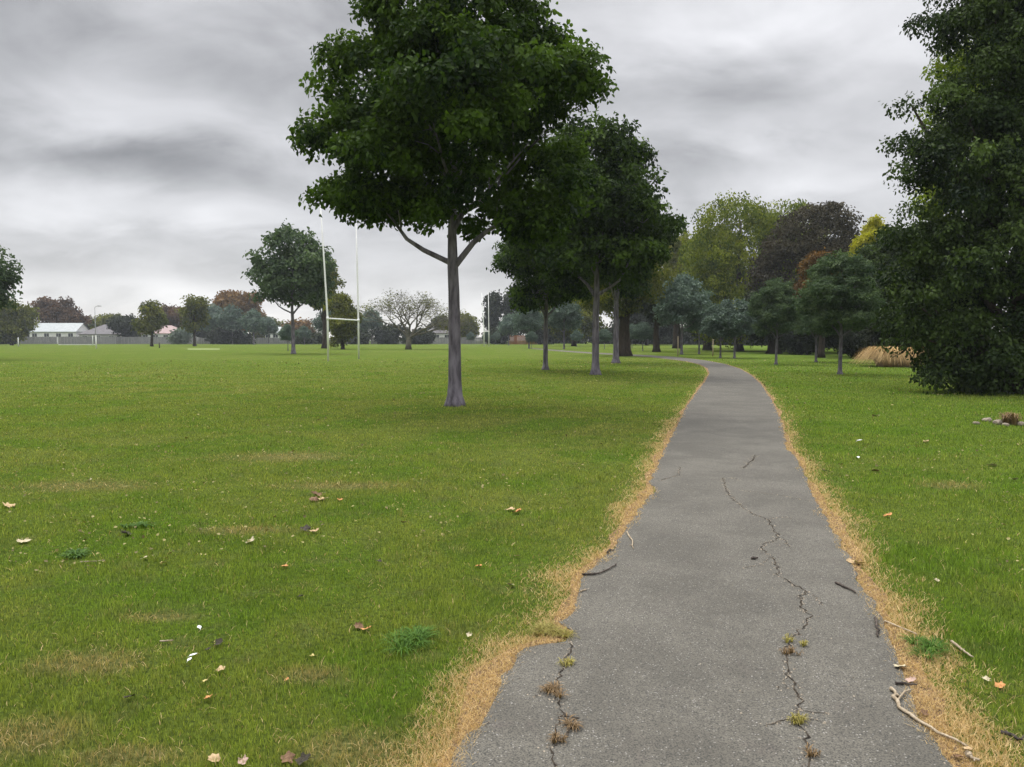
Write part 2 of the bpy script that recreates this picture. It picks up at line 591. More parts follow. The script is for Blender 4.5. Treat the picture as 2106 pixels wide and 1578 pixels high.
def path_mat():
    m, nt = newmat('asphalt')
    geo = N(nt, 'ShaderNodeNewGeometry')
    pos = geo.outputs['Position']
    nG = noise(nt, pos, 130, 4, 0.75)
    nL = noise(nt, pos, 1.3, 6, 0.65, 0.4)
    nS = noise(nt, pos, 5.0, 6, 0.7, 0.3)
    c = mixc(nt, ramp(nt, nL, (0.32, 0.70)), (0.102, 0.094, 0.077), (0.150, 0.139, 0.115))
    c = mixc(nt, math_(nt, 'MULTIPLY', ramp(nt, nS, (0.55, 0.75)), 0.5), c, (0.120, 0.100, 0.088))
    c = mixc(nt, math_(nt, 'MULTIPLY', ramp(nt, noise(nt, pos, 2.2, 5, 0.7, 0.8), (0.46, 0.30)), 0.35), c, (0.072, 0.067, 0.056))
    c = mixc(nt, math_(nt, 'MULTIPLY', ramp(nt, nG, (0.56, 0.38)), 0.92), c, (0.035, 0.035, 0.032))
    vo = N(nt, 'ShaderNodeTexVoronoi', in_Scale=70)
    L(nt, pos, vo.inputs['Vector'])
    chip = ramp(nt, vo.outputs['Distance'], (0.30, 0.16))
    sel = ramp(nt, noise(nt, pos, 40, 2), (0.50, 0.58))
    c = mixc(nt, math_(nt, 'MULTIPLY', math_(nt, 'MULTIPLY', chip, sel), 0.40), c, (0.50, 0.48, 0.45))
    p = N(nt, 'ShaderNodeBsdfPrincipled', in_Roughness=0.85)
    p.inputs['Specular IOR Level'].default_value = 0.25
    L(nt, c, p.inputs['Base Color'])
    b = N(nt, 'ShaderNodeBump', in_Strength=0.6, in_Distance=0.004)
    L(nt, math_(nt, 'ADD', nG, math_(nt, 'MULTIPLY', nS, 0.4)), b.inputs['Height'])
    L(nt, b.outputs[0], p.inputs['Normal'])
    o = N(nt, 'ShaderNodeOutputMaterial')
    L(nt, p.outputs[0], o.inputs[0])
    return m


def verge_mat():
    m, nt = newmat('dry_verge')
    geo = N(nt, 'ShaderNodeNewGeometry')
    pos = geo.outputs['Position']
    n1 = noise(nt, pos, 5, 6, 0.7, 0.4)
    n2 = noise(nt, pos, 45, 5, 0.75)
    c = mixc(nt, ramp(nt, n1, (0.35, 0.65)), (0.40, 0.26, 0.12), (0.27, 0.175, 0.085))
    c = mixc(nt, ramp(nt, n2, (0.62, 0.38)), c, (0.12, 0.085, 0.06))
    p = N(nt, 'ShaderNodeBsdfPrincipled', in_Roughness=0.95)
    p.inputs['Specular IOR Level'].default_value = 0.05
    L(nt, c, p.inputs['Base Color'])
    b = N(nt, 'ShaderNodeBump', in_Strength=1.0, in_Distance=0.02)
    L(nt, n2, b.inputs['Height'])
    L(nt, b.outputs[0], p.inputs['Normal'])
    o = N(nt, 'ShaderNodeOutputMaterial')
    L(nt, p.outputs[0], o.inputs[0])
    return m


def sheet(name, A, B, z):
    from mathutils.geometry import delaunay_2d_cdt
    from mathutils import Vector
    P = [Vector(p) for p in A] + [Vector(p) for p in B[::-1]]
    v, e, f, _, _, _ = delaunay_2d_cdt(P, [], [list(range(len(P)))], 1, 1e-5)
    me = bpy.data.meshes.new(name)
    me.from_pydata([(p.x, p.y, z) for p in v], [], [tuple(q) for q in f])
    me.update()
    if sum(p.normal.z for p in me.polygons) < 0:
        me.flip_normals()
    return me


mb = MB()
mb.poly([(-600, -60, 0), (600, -60, 0), (600, 640, 0), (-600, 640, 0)])
lawn = obj('lawn', mb.mesh('lawn'), lawn_mat())
tag(lawn, 'broad mown green lawn of the park reaching to the far fence', 'lawn', kind='structure')


def ribbon(name, A, B, z, mat, cols=1):
    n = max(len(A), len(B))
    A = resample_by(A, n)
    B = resample_by(B, n)
    V = []
    for a, b in zip(A, B):
        for k in range(cols + 1):
            p = a + (b - a) * k / cols
            V.append((p[0], p[1], z))
    Q = []
    for i in range(n - 1):
        for k in range(cols):
            o = i * (cols + 1) + k
            Q.append((o, o + 1, o + cols + 2, o + cols + 1))
    return mesh_quads(name, V, Q)


def resample_by(P, n):
    d = np.r_[0, np.cumsum(np.linalg.norm(np.diff(P, axis=0), axis=1) / (1 + 0.12 * np.linalg.norm((P[1:] + P[:-1]) / 2, axis=1)))]
    t = np.linspace(0, d[-1], n)
    return np.c_[np.interp(t, d, P[:, 0]), np.interp(t, d, P[:, 1])]


path = obj('path', sheet('path', LF, RF, 0.010), path_mat())
tag(path, 'worn grey asphalt footpath curving away between the lawns', 'footpath', kind='structure')


def offset(P, side, wfun):
    out = []
    for i, p in enumerate(P):
        t = P[min(i + 12, len(P) - 1)] - P[max(i - 12, 0)]
        t /= np.linalg.norm(t) + 1e-9
        nrm = np.array([-t[1], t[0]]) * side
        out.append(p + nrm * wfun(i))
    return np.array(out)


VMAT = verge_mat()
for side, E in ((1, LEFT), (-1, RIGHT)):
    P = fine_edge(E, 0.0, 3)
    for c in (0, 1):
        P[:, c] = np.convolve(np.pad(P[:, c], 7, 'edge'), np.ones(15) / 15, 'valid')
    r = np.random.default_rng(5 + side)
    w = 0.075 + 0.11 * (smooth_noise(P, 0.7, 12 + side) - .5) + 0.10 * (smooth_noise(P, 0.2, 14) - .5)
    # the far run of the path keeps a thinner verge
    dd = np.linalg.norm(P, axis=1)
    O = offset(P, side, lambda i: w[i])
    ker = np.ones(9) / 9
    for c in (0, 1):
        O[:, c] = np.convolve(np.pad(O[:, c], 4, 'edge'), ker, 'valid')
    I = P - (O - P) * 0.15
    v = obj('verge', sheet('verge', I, O, 0.005), VMAT)
    tag(v, 'strip of dead straw coloured grass along the %s edge of the path' % ('left' if side > 0 else 'right'), 'verge', kind='structure')


# grass blades ------------------------------------------------------
def blades(X, h, wd, rng, lean=0.55, z0=0.0):
    """X (n,2); returns verts (n*6,3), quads (n*2,4)"""
    n = len(X)
    a = rng.random(n) * 2 * math.pi
    ax = np.c_[np.cos(a), np.sin(a)]
    ld = rng.random(n) * 2 * math.pi
    ln = np.c_[np.cos(ld), np.sin(ld)] * (rng.random(n) ** 0.7 * lean)[:, None]
    V = np.zeros((n, 6, 3))
    for k, (t, ww) in enumerate(((0.0, 1.0), (0.55, 0.8), (1.0, 0.18))):
        c = X + ln * (h * t ** 1.7)[:, None]
        z = h * (t - 0.18 * t * t * np.hypot(*ln.T))
        for s, j in ((-1, 0), (1, 1)):
            V[:, k * 2 + j, :2] = c + ax * (s * wd * ww / 2)[:, None]
            V[:, k * 2 + j, 2] = z + z0
    o = (np.arange(n) * 6)[:, None]
    Q = np.vstack([o + np.array([[0, 1, 3, 2]]), o + np.array([[2, 3, 5, 4]])])
    return V.reshape(-1, 3), Q


def make_grass():
    r = np.random.default_rng(11)
    n = NBLADES
    rad = np.exp(r.uniform(math.log(2.2), math.log(68), n))
    an = r.uniform(-0.72, 0.72, n)
    X = np.c_[np.sin(an) * rad, np.cos(an) * rad]
    kp = r.random(n) < np.clip((68 - rad) / 44, 0, 1)
    X, rad, n = X[kp], rad[kp], int(kp.sum())
    ins = inside_poly(X, PATH_POLY)
    dL, dR = dist_poly(X, LEFT), dist_poly(X, RIGHT)
    d = np.minimum(dL, dR)
    left = dL < dR
    nz = smooth_noise(X, 0.35, 3)
    nz2 = smooth_noise(X, 0.9, 4)
    wv = np.where(left, 0.03 + 0.21 * nz2 + 0.10 * nz, 0.02 + 0.21 * nz2 + 0.11 * nz)
    near_right = (~left) & (X[:, 1] < 4.2)
    wv = np.where(near_right, wv + 0.16 * nz, wv)
    verge = (d < wv + r.normal(0, 0.06, n)) & ~ins & (r.random(n) < 1 - .55 * np.clip(d / wv, 0, 1) ** 2)
    over = ins & (d < 0.10 * np.clip(nz * 1.6 - .5, 0, 1) * r.random(n) + .012)          # a few blades hang over the edge
    fringe = (d < wv + 0.30 * smooth_noise(X, 0.5, 77) + .02) & ~verge & ~ins
    # worn spots carry fewer and paler blades
    bare = np.zeros(n)
    for px, py, rx, ry in BARE:
        p = G(px, py)
        q = np.hypot((X[:, 0] - p[0]) / rx, (X[:, 1] - p[1]) / ry) + 1.4 * (smooth_noise(X, 0.22, 41) - .5) + .8 * (smooth_noise(X, 0.07, 42) - .5)
        bare = np.maximum(bare, np.clip(1.3 - q, 0, 1))
    keep_g = ~ins & ~verge & (r.random(n) > bare * 0.3)
    patch = smooth_noise(X, 0.45, 8)
    tuft = smooth_noise(X, 0.13, 9)
    h = (0.012 + 0.019 * patch * (0.5 + tuft)) * (0.6 + 0.8 * r.random(n)) * (1 + 0.012 * rad)
    right_side = X[:, 0] > np.interp(X[:, 1], RIGHT[:24, 1], RIGHT[:24, 0])
    h = np.where(right_side, h * 1.25, h)
    h = h * np.clip(.6 + d / .3, .6, 1)
    wd = 0.00062 * rad + 0.0009
    wd = wd * (0.6 + 0.8 * r.random(n))
    tint = np.clip(0.44 + 0.24 * r.normal(0, 1, n) + 0.35 * (tuft - 0.5), 0, 1)
    gmask = keep_g & ~(fringe & (r.random(n) < 0.45 * (1 - (d - wv) / 0.35)))
    V, Q = blades(X[gmask], h[gmask], wd[gmask], r)
    g = obj('grass', mesh_quads('grass', V, Q, np.repeat(tint[gmask], 6)), blade_mat('grass_blade', False))
    tag(g, 'short green grass blades covering the lawn on both sides of the path', 'grass', kind='stuff')
    dmask = (verge & (r.random(n) < 0.85)) | over | (fringe & (r.random(n) < 0.28 * (1 - (d - wv) / 0.35)))
    dmask |= (r.random(n) < 0.03) & keep_g | ((bare > 0.2) & (r.random(n) < 0.12 * bare) & ~ins)
    hd = np.maximum(h, .02 + .012 * nz) * (0.6 + 0.6 * r.random(n))
    ex = np.where(verge & (rad < 16))[0]
    ex = np.repeat(ex, 2)
    Xd = np.vstack([X[dmask], X[ex] + r.normal(0, .02, (len(ex), 2))])
    hd = np.r_[hd[dmask], hd[ex] * .8]
    wd2 = np.r_[wd[dmask], wd[ex]]
    V, Q = blades(Xd, hd, wd2 * .85, r, lean=1.5)
    g = obj('dry_grass', mesh_quads('dry_grass', V, Q, np.repeat(np.clip(0.5 + 0.25 * r.normal(0, 1, len(Xd)), 0, 1), 6)), blade_mat('dry_blade', True))
    tag(g, 'straw coloured dead grass blades along both edges of the path', 'dry grass', kind='stuff')


NBLADES = 700000
make_grass()


# cracks in the asphalt (parts of the path) ---------------------------
CRACKS = []


def crack(pts, w, seed):
    r = random.Random(seed)
    P = [G(*p)[:2] for p in pts]
    Q = []
    for a, b in zip(P[:-1], P[1:]):
        n = max(2, int(np.linalg.norm(b - a) / 0.03))
        for k in range(n):
            Q.append(a + (b - a) * k / n + np.array([r.gauss(0, 0.011), r.gauss(0, 0.011)]))
    Q.append(P[-1])
    Q = np.array(Q)
    CRACKS.append((Q, w))
    V, Fq = [], []
    for i, p in enumerate(Q):
        t = Q[min(i + 1, len(Q) - 1)] - Q[max(i - 1, 0)]
        t /= np.linalg.norm(t) + 1e-9
        nn = np.array([-t[1], t[0]])
        ww = 0.6 * w * r.uniform(0.15, 1.5) * (0.35 if i in (0, len(Q) - 1) else 1)
        V += [(*(p + nn * ww / 2), 0.0125), (*(p - nn * ww / 2), 0.0125)]
    for i in range(len(Q) - 1):
        Fq.append((2 * i, 2 * i + 1, 2 * i + 3, 2 * i + 2))
    obj('crack', mesh_quads('crack', V, Fq), M['crack'], path)


crack([(1487, 985), (1492, 1010), (1520, 1040), (1545, 1058), (1580, 1072), (1590, 1090), (1602, 1108), (1570, 1123), (1568, 1135), (1590, 1150), (1597, 1175), (1600, 1187), (1630, 1205), (1658, 1222),
       (1645, 1240), (1650, 1262), (1667, 1270), (1648, 1300), (1625, 1325), (1613, 1360), (1622, 1395), (1640, 1430), (1645, 1455), (1640, 1490), (1660, 1520), (1665, 1555), (1674, 1640)], 0.014, 1)
crack([(1640, 1487), (1608, 1482), (1595, 1492), (1572, 1498)], 0.007, 2)
crack([(1645, 1468), (1672, 1470), (1702, 1474)], 0.006, 3)
crack([(1648, 1482), (1670, 1486), (1697, 1494)], 0.006, 4)
crack([(1176, 1325), (1168, 1345), (1163, 1372), (1146, 1395), (1138, 1418), (1150, 1452), (1155, 1475), (1146, 1500), (1138, 1530), (1128, 1600)], 0.013, 5)
crack([(1155, 1475), (1182, 1482), (1172, 1510), (1152, 1535)], 0.016, 6)
crack([(1553, 938), (1549, 948), (1537, 957), (1528, 965)], 0.03, 7)
crack([(1398, 963), (1396, 979), (1372, 986), (1352, 992)], 0.014, 8)
crack([(1490, 985), (1508, 985), (1520, 990)], 0.012, 9)
crack([(1520, 1010), (1610, 1022), (1680, 1035)], 0.006, 10)
crack([(1590, 1150), (1560, 1165), (1530, 1172)], 0.004, 11)
crack([(1580, 1072), (1600, 1066), (1625, 1068)], 0.006, 12)
crack([(1602, 1108), (1618, 1118), (1622, 1130)], 0.006, 13)
crack([(1658, 1222), (1680, 1232), (1690, 1248)], 0.006, 14)
crack([(1622, 1395), (1605, 1408), (1600, 1425)], 0.005, 15)
crack([(1138, 1418), (1112, 1432), (1098, 1438)], 0.005, 16)


# ------------------------------------------------------------------ foliage
def unit(a):
    return a / (np.linalg.norm(a, axis=-1, keepdims=True) + 1e-9)


LEAF = np.array([(0, 0, 0), (0.30, 0.42, 0.10), (0.72, 0.34, 0.06), (1, 0, -0.12), (0.72, -0.34, 0.06), (0.30, -0.42, 0.10)])


def crown_mesh(name, lobes, n_clump, cr, spc, lps, leaf, spray_r, seed, droop=0.35, aspect=0.7, surf=0.6, up=0.4, cull=0.85, ragged=0.16, hang=0.65, light=0.16):
    """lobes -> clumps of twigs on and in the lobes -> sprays round each clump -> single leaves"""
    rng = np.random.default_rng(seed)
    A = np.asarray(lobes, float)
    C, R = A[:, :3], A[:, 3:]
    wgt = (R[:, 0] * R[:, 1] * R[:, 2]) ** (2 / 3)
    idx = rng.choice(len(A), n_clump, p=wgt / wgt.sum())
    d = unit(rng.normal(0, 1, (n_clump, 3)))
    rr = surf + (1 - surf) * rng.random(n_clump) ** 0.5
    rr = rr * (1 + ragged * rng.normal(0, .5, n_clump)) + rng.exponential(ragged * 0.25, n_clump)
    P = C[idx] + d * rr[:, None] * R[idx]
    deep = np.full(n_clump, -1.0)
    for c, r in zip(C, R):
        deep = np.maximum(deep, 1 - np.linalg.norm((P - c) / r, axis=1))
    keep = (deep < 0.40) | (rng.random(n_clump) > cull)
    P, d = P[keep], d[keep]
    n = len(P)
    ctint = 0.30 + 0.17 * rng.normal(0, 1, n) + 0.32 * (rng.random(n) < light)
    crs = cr * (0.55 + 0.9 * rng.random(n))
    k = np.maximum(3, (spc * (crs / cr) ** 2).astype(int))
    ci = np.repeat(np.arange(n), k)
    m = len(ci)
    e = unit(rng.normal(0, 1, (m, 3)))
    q = rng.random(m) ** 0.45
    SP = P[ci] + e * (q * crs[ci])[:, None] * np.array([1, 1, hang])
    nrm = unit(e * 0.5 + d[ci] * 0.35 + np.array([0, 0, up]) + rng.normal(0, 0.35, (m, 3)))
    stint = ctint[ci] + rng.normal(0, 0.09, m)
    P = np.repeat(SP, lps, 0)
    nrm = np.repeat(nrm, lps, 0)
    m = len(P)
    t1 = unit(np.cross(nrm, rng.normal(0, 1, (m, 3))))
    off = spray_r * np.sqrt(rng.random(m))
    pos = P + t1 * off[:, None] + nrm * (rng.normal(0, 0.22, m) * spray_r)[:, None]
    ax = unit(t1 * 0.8 + rng.normal(0, 0.45, (m, 3)) - np.array([0, 0, droop]))
    ln = unit(nrm + rng.normal(0, 0.5, (m, 3)))
    b = unit(np.cross(ln, ax))
    ln = np.cross(ax, b)
    s = leaf * (0.65 + 0.7 * rng.random(m))
    V = (pos[:, None, :] + (ax[:, None, :] * LEAF[None, :, 0:1] + b[:, None, :] * LEAF[None, :, 1:2] * aspect + ln[:, None, :] * LEAF[None, :, 2:3]) * s[:, None, None])
    tint = np.clip(np.repeat(stint, lps) + rng.normal(0, 0.10, m), 0, 1)
    o = (np.arange(m) * 6)[:, None]
    Q = np.vstack([o + np.array([[0, 1, 2, 3]]), o + np.array([[0, 3, 4, 5]])])
    return mesh_quads(name, V.reshape(-1, 3), Q, np.repeat(tint, 6))


def bez(a, b, c, n=6):
    a, b, c = (np.asarray(q, float) for q in (a, b, c))
    return [(1 - t) ** 2 * a + 2 * t * (1 - t) * b + t * t * c for t in np.linspace(0, 1, n)]


# ---- the young park trees (one shape, several levels of detail) -----
K = 18.55 / F          # metres per photo pixel at the nearest tree


def yl(px, py, rx, ry, dep=0.0, rd=None):
    rd = rx if rd is None else rd
    return ((px - 935) * K, dep, (835 - py) * K, (rx - 14) * K, (rd - 14) * K, (ry - 12) * K)


YOUNG = [
    yl(945, 40, 175, 100, 0.0), yl(940, -55, 130, 75, 0.2), yl(870, 20, 110, 85, -0.9), yl(1040, 40, 110, 95, 0.8),
    yl(765, 150, 120, 90, 0.3), yl(720, 262, 112, 60, -0.2), yl(775, 385, 112, 58, 0.1), yl(700, 395, 55, 30, 0.4), yl(682, 400, 44, 26, -0.2), yl(668, 396, 32, 22, 0.2), yl(860, 425, 100, 48, -0.6),
    yl(930, 200, 160, 120, -1.6), yl(930, 190, 160, 120, 1.7), yl(850, 290, 120, 80, -1.3), yl(880, 330, 120, 70, 1.3),
    yl(1130, 110, 95, 80, 0.2), yl(1160, 170, 75, 70, -0.5), yl(1130, 260, 100, 90, 0.4), yl(1105, 390, 105, 80, 0.2), yl(1080, 460, 70, 40, -0.5),
    yl(1030, 200, 120, 90, -1.9), yl(1050, 290, 100, 70, 2.0), yl(950, 300, 90, 60, -2.2), yl(800, 220, 110, 80, 1.9), yl(800, 330, 90, 55, -1.8),
    yl(1000, 390, 60, 40, -1.7), yl(950, 400, 110, 50, 2.1),
]


def young_trunk():
    mb = MB()
    z = lambda py: (835 - py) * K
    x = lambda px: (px - 935) * K
    mb.tube([(0, 0, -0.05), (0, 0, 0.10), (0, 0, 0.26), (0, 0, 0.6), (0.0, 0, 1.6), (-0.01, 0, 2.8), (-0.04, 0, z(540)), (-0.05, 0.02, z(460)), (-0.02, 0.05, z(380)), (0.05, 0.05, z(280)), (0.06, 0, z(150)), (0, 0, z(20))],
            [0.30, 0.245, 0.19, 0.160, 0.148, 0.138, 0.130, 0.105, 0.085, 0.065, 0.045, 0.02], 14, wob=0.03)
    limbs = [((920, 530), (870, 505), (835, 482), (775, 400), 0.0, 0.2, .062), ((945, 532), (975, 490), (1005, 465), (1110, 400), 0.0, 0.3, .07),
             ((930, 470), (960, 420), (990, 400), (1090, 300), -0.1, -0.8, .05), ((932, 440), (985, 410), (1000, 395), (1130, 240), 0.2, 0.6, .045),
             ((930, 420), (860, 350), (800, 320), (730, 260), 0.0, -0.3, .05), ((933, 380), (960, 320), (1000, 260), (1040, 200), -0.6, -1.8, .05),
             ((933, 390), (900, 320), (880, 280), (850, 250), 0.6, 1.8, .05), ((935, 330), (880, 240), (820, 190), (770, 150), 0.1, 0.5, .04),
             ((938, 300), (1000, 210), (1060, 160), (1130, 110), -0.1, 0.2, .04), ((938, 420), (930, 370), (920, 340), (910, 290), -0.8, -2.1, .045)]
    for a, b, c, d, y1, y2, r in limbs:
        p = [(-0.03, 0, z(a[1]) - .12), (x(a[0]) * .75 - .01, 0, z(a[1])), (x(b[0]), y1 * .3, z(b[1])), (x(c[0]), y1, z(c[1])), ((x(c[0]) + x(d[0])) / 2, (y1 + y2) / 2, (z(c[1]) + z(d[1])) / 2), (x(d[0]), y2, z(d[1]))]
        mb.tube(p, [r * 1.3, r * 1.2, r, r * .8, r * .55, r * .2], 8, wob=0.03)
        for k in range(4):
            e = np.array(p[3 + k % 2]) * 0.6 + np.array(p[5 if k % 2 else 4]) * 0.4
            q = e + np.array([random.uniform(-.9, .9), random.uniform(-.9, .9), random.uniform(.1, .8)])
            mb.tube([e, (e + q) / 2 + np.array([0, 0, .08]), q], [r * .4, r * .3, r * .1], 5)
    return mb.mesh('young_trunk')


Y_TRUNK = young_trunk()
Y_TRUNK.materials.append(M['bark_grey'])
Y_HI = crown_mesh('young_crown_near', YOUNG, 480, 0.48, 24, 9, 0.122, 0.20, 21, hang=.5, light=.17)
Y_MID = crown_mesh('young_crown_mid', YOUNG, 520, 0.48, 15, 6, 0.17, 0.24, 22, hang=.55, light=.17)
Y_LO = crown_mesh('young_crown_far', YOUNG, 480, 0.55, 6, 4, 0.30, 0.34, 23)
Y_FAR = crown_mesh('young_crown_distant', YOUNG, 260, 0.70, 4, 4, 0.50, 0.5, 24)
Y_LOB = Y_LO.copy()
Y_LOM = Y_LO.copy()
Y_LOM.materials.append(M['leaf_half_hazed'])
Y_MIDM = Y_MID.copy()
Y_MIDM.materials.append(M['leaf_half_hazed'])
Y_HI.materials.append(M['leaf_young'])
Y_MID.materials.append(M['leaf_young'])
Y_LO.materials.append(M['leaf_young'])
Y_LOB.materials.append(M['leaf_hazed'])
Y_FAR.materials.append(M['leaf_hazed'])

YG = 'young park trees with grey trunks planted over the lawn'


def young(px, Y, top, label, crown, rz, base_z=0.0, wide=1.0):
    p = W(px, 700, Y)
    ht = W(px, top, Y)[2]
    sc = ht / 10.75
    t = empty('young_tree', (p[0], Y, 0), label, 'tree', YG, rz, sc)
    t.scale = (sc * wide, sc * wide, sc)
    obj('trunk', Y_TRUNK, None, t)
    obj('crown', crown, None, t)
    return t


def depth_of(py):
    return G(CX, py)[1]


young(935, depth_of(835), -85, 'tallest and nearest young tree, its broad dark green crown cut by the frame top', Y_HI, 0.0)
young(1225, depth_of(771), 262, 'dark green tree overlapping the nearest tree, its grey trunk forking under a wide crown', Y_MID, 2.5)
young(1122, depth_of(761), 420, 'tree with straight grey trunk between the nearest tree and the forked one', Y_MID, 4.1)
young(1267, depth_of(747), 350, 'slim grey trunked tree just right of the forked tree, before a thick brown trunk', Y_MID, 1.2)
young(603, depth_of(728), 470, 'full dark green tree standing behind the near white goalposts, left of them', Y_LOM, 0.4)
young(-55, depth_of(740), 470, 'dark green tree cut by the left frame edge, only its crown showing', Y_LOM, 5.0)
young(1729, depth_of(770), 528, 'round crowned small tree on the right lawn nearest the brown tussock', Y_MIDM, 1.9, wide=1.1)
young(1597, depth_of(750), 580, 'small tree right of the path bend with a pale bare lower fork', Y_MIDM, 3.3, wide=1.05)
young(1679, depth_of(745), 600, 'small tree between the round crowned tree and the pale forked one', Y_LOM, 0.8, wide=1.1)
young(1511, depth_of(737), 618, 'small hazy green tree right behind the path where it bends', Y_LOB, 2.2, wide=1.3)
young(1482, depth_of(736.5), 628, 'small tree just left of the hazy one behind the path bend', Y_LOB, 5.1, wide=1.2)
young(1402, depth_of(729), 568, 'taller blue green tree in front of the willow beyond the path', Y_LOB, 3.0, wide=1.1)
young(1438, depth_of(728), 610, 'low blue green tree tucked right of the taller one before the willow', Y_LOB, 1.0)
FARY = [(438, 240, 630, 'pale blue green tree in front of the far hedge, next to the slim olive tree'),
        (478, 225, 632, 'blue green tree in front of the brown domed tree, left of its middle'),
        (522, 215, 640, 'blue grey tree touching the left skirt of the full dark tree'),
        (552, 235, 655, 'smaller grey green tree before the white house gable'),
        (592, 105, 668, 'tiny grey sapling standing just left of the full dark tree trunk'),
        (626, 200, 672, 'low grey green tree right beside the full dark tree trunk'),
        (672, 190, 640, 'grey green tree seen behind the left goalpost of the near pair'),
        (706, 180, 676, 'low bushy grey tree under the crossbar of the near goalposts'),
        (765, 235, 638, 'blue grey tree left of the nearly bare spreading tree'),
        (381, 230, 672, 'pale grey round little tree beside the pink roofed house'),
        (968, 215, 684, 'tiny grey tree in front of the fence, left of the far goalposts'),
        (1001, 190, 684, 'tiny grey tree between the far goalposts'),
        (1020, 215, 684, 'tiny grey tree just right of the far goalposts'),
        (1046, 190, 650, 'blue green tree in front of the orange fence, below the poplars'),
        (1088, 130, 622, 'wide blue green tree overlapping the poplars on their right side'),
        (1093, 125, 682, 'small pale tree low beside the straight trunked tree'),
        (1160, 120, 612, 'blue green tree filling the gap between the two middle trunks'),
        (1186, 150, 680, 'low grey tree left of the forked tree trunk, far back'),
        (1243, 120, 678, 'low grey tree right of the forked tree trunk, far back'),
        (1322, 105, 664, 'low grey green tree in the shade right of the thick brown trunk'),
        (1300, 130, 668, 'low grey green tree half hidden behind the thick brown trunk')]
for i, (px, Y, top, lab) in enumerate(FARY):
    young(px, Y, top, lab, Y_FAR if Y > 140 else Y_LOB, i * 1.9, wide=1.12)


# ---- the older trees ------------------------------------------------
def auto_lobes(w, z0, h, n, seed, shape='round', flat=0.75):
    """lobes spread over an egg (round), column, spread or weeping envelope; w full width, crown from z0 to h"""
    r = np.random.default_rng(seed)
    out = []
    cz, hz, hw = (z0 + h) / 2, (h - z0) / 2, w / 2
    for i in range(n):
        v = unit(r.normal(0, 1, 3))
        k = r.uniform(0.45, 0.72)
        p = v * k
        if shape == 'column':
            rad = hw * (0.55 + 0.25 * r.random()) * (1 - 0.5 * max(0, v[2]) ** 2)
        else:
            rad = hw * r.uniform(0.32, 0.5)
        if shape == 'round':
            p[2] = p[2] * 0.95 - 0.02
        if shape == 'spread':
            p[2] = p[2] * 0.8 + 0.15
        rz = min(rad * flat, hz * 0.6)
        if shape == 'column':
            rz = hz * 0.3
            p[:2] *= 0.35
            p[2] = r.uniform(-0.75, 0.75)
        if shape == 'weeping':
            rz = min(rad * 1.1, hz * .5)
        out.append((p[0] * hw * 1.05, p[1] * hw * 1.05, cz + p[2] * (hz - rz * 0.4) * 1.25 if shape != 'column' else cz + p[2] * (hz - rz * .5), rad, rad, rz))
    out.append((0, 0, cz, hw * 0.55, hw * 0.55, hz * 0.7))
    return out


def old_trunk(h, r, lobes, seed, n_limb=7, low=0.25):
    rnd = random.Random(seed)
    mb = MB()
    top = max(l[2] for l in lobes)
    mb.tube([(0, 0, -0.1), (0, 0, 0.05 * h), (rnd.uniform(-.1, .1), 0, 0.2 * h), (rnd.uniform(-.02, .02) * h, rnd.uniform(-.02, .02) * h, 0.5 * h), (0, 0, top)],
            [r * 1.5, r * 1.05, r * 0.9, r * 0.55, r * 0.12], 9, wob=0.06)
    for l in rnd.sample(lobes, min(n_limb, len(lobes))):
        z0 = min(max(low * h, l[2] * 0.5), 0.5 * h)
        a = np.array([0, 0, z0])
        c = np.array(l[:3])
        b = (a + c) / 2 + np.array([0, 0, -0.08 * h + rnd.uniform(-.03, .06) * h])
        mb.tube(bez(a, b, c, 6), [r * .42, r * .36, r * .3, r * .22, r * .14, r * .05], 6, wob=0.05)
    return mb.mesh('trunk')


SEED = [100]


def old_tree(name, px, Y, top, wpx, cb, label, leaf, group=None, shape='round', n_lobe=14, dens=1.0, bark='bark_dark', tr=None, size=None, lps=4, flat=0.75, surf=0.45, droop=0.35, cat='tree', ragged=0.18, limbs=7, hang=0.7):
    """px centre, top and crown base in photo pixels, wpx crown width in pixels, Y distance"""
    SEED[0] += 1
    sd = SEED[0]
    p = W(px, 700, Y)
    h = W(px, top, Y)[2]
    z0 = max(0.05, W(px, cb, Y)[2])
    w = wpx * Y / F
    t = empty(name, (p[0], Y, 0), label, cat, group)
    lob = auto_lobes(w, z0, h, n_lobe, sd, shape, flat)
    s = size or max(0.12, 2.3 * Y / 778)
    area = w * (h - z0)
    cr = max(0.085 * w, 2.2 * s)
    nc = int(np.clip(dens * 9.5 * area / (cr * cr * 3.1), 40, 420))
    spc = int(np.clip(3.2 * cr * cr * 3.1 / (s * s * lps * .5), 4, 40))
    obj('trunk', old_trunk(h, tr or 0.028 * h, lob, sd, limbs), M[bark], t)
    obj('crown', crown_mesh('crown', lob, nc, cr, spc, lps, s, s * 1.3, sd, surf=surf, droop=droop, ragged=ragged, hang=hang), M[leaf], t)
    return t


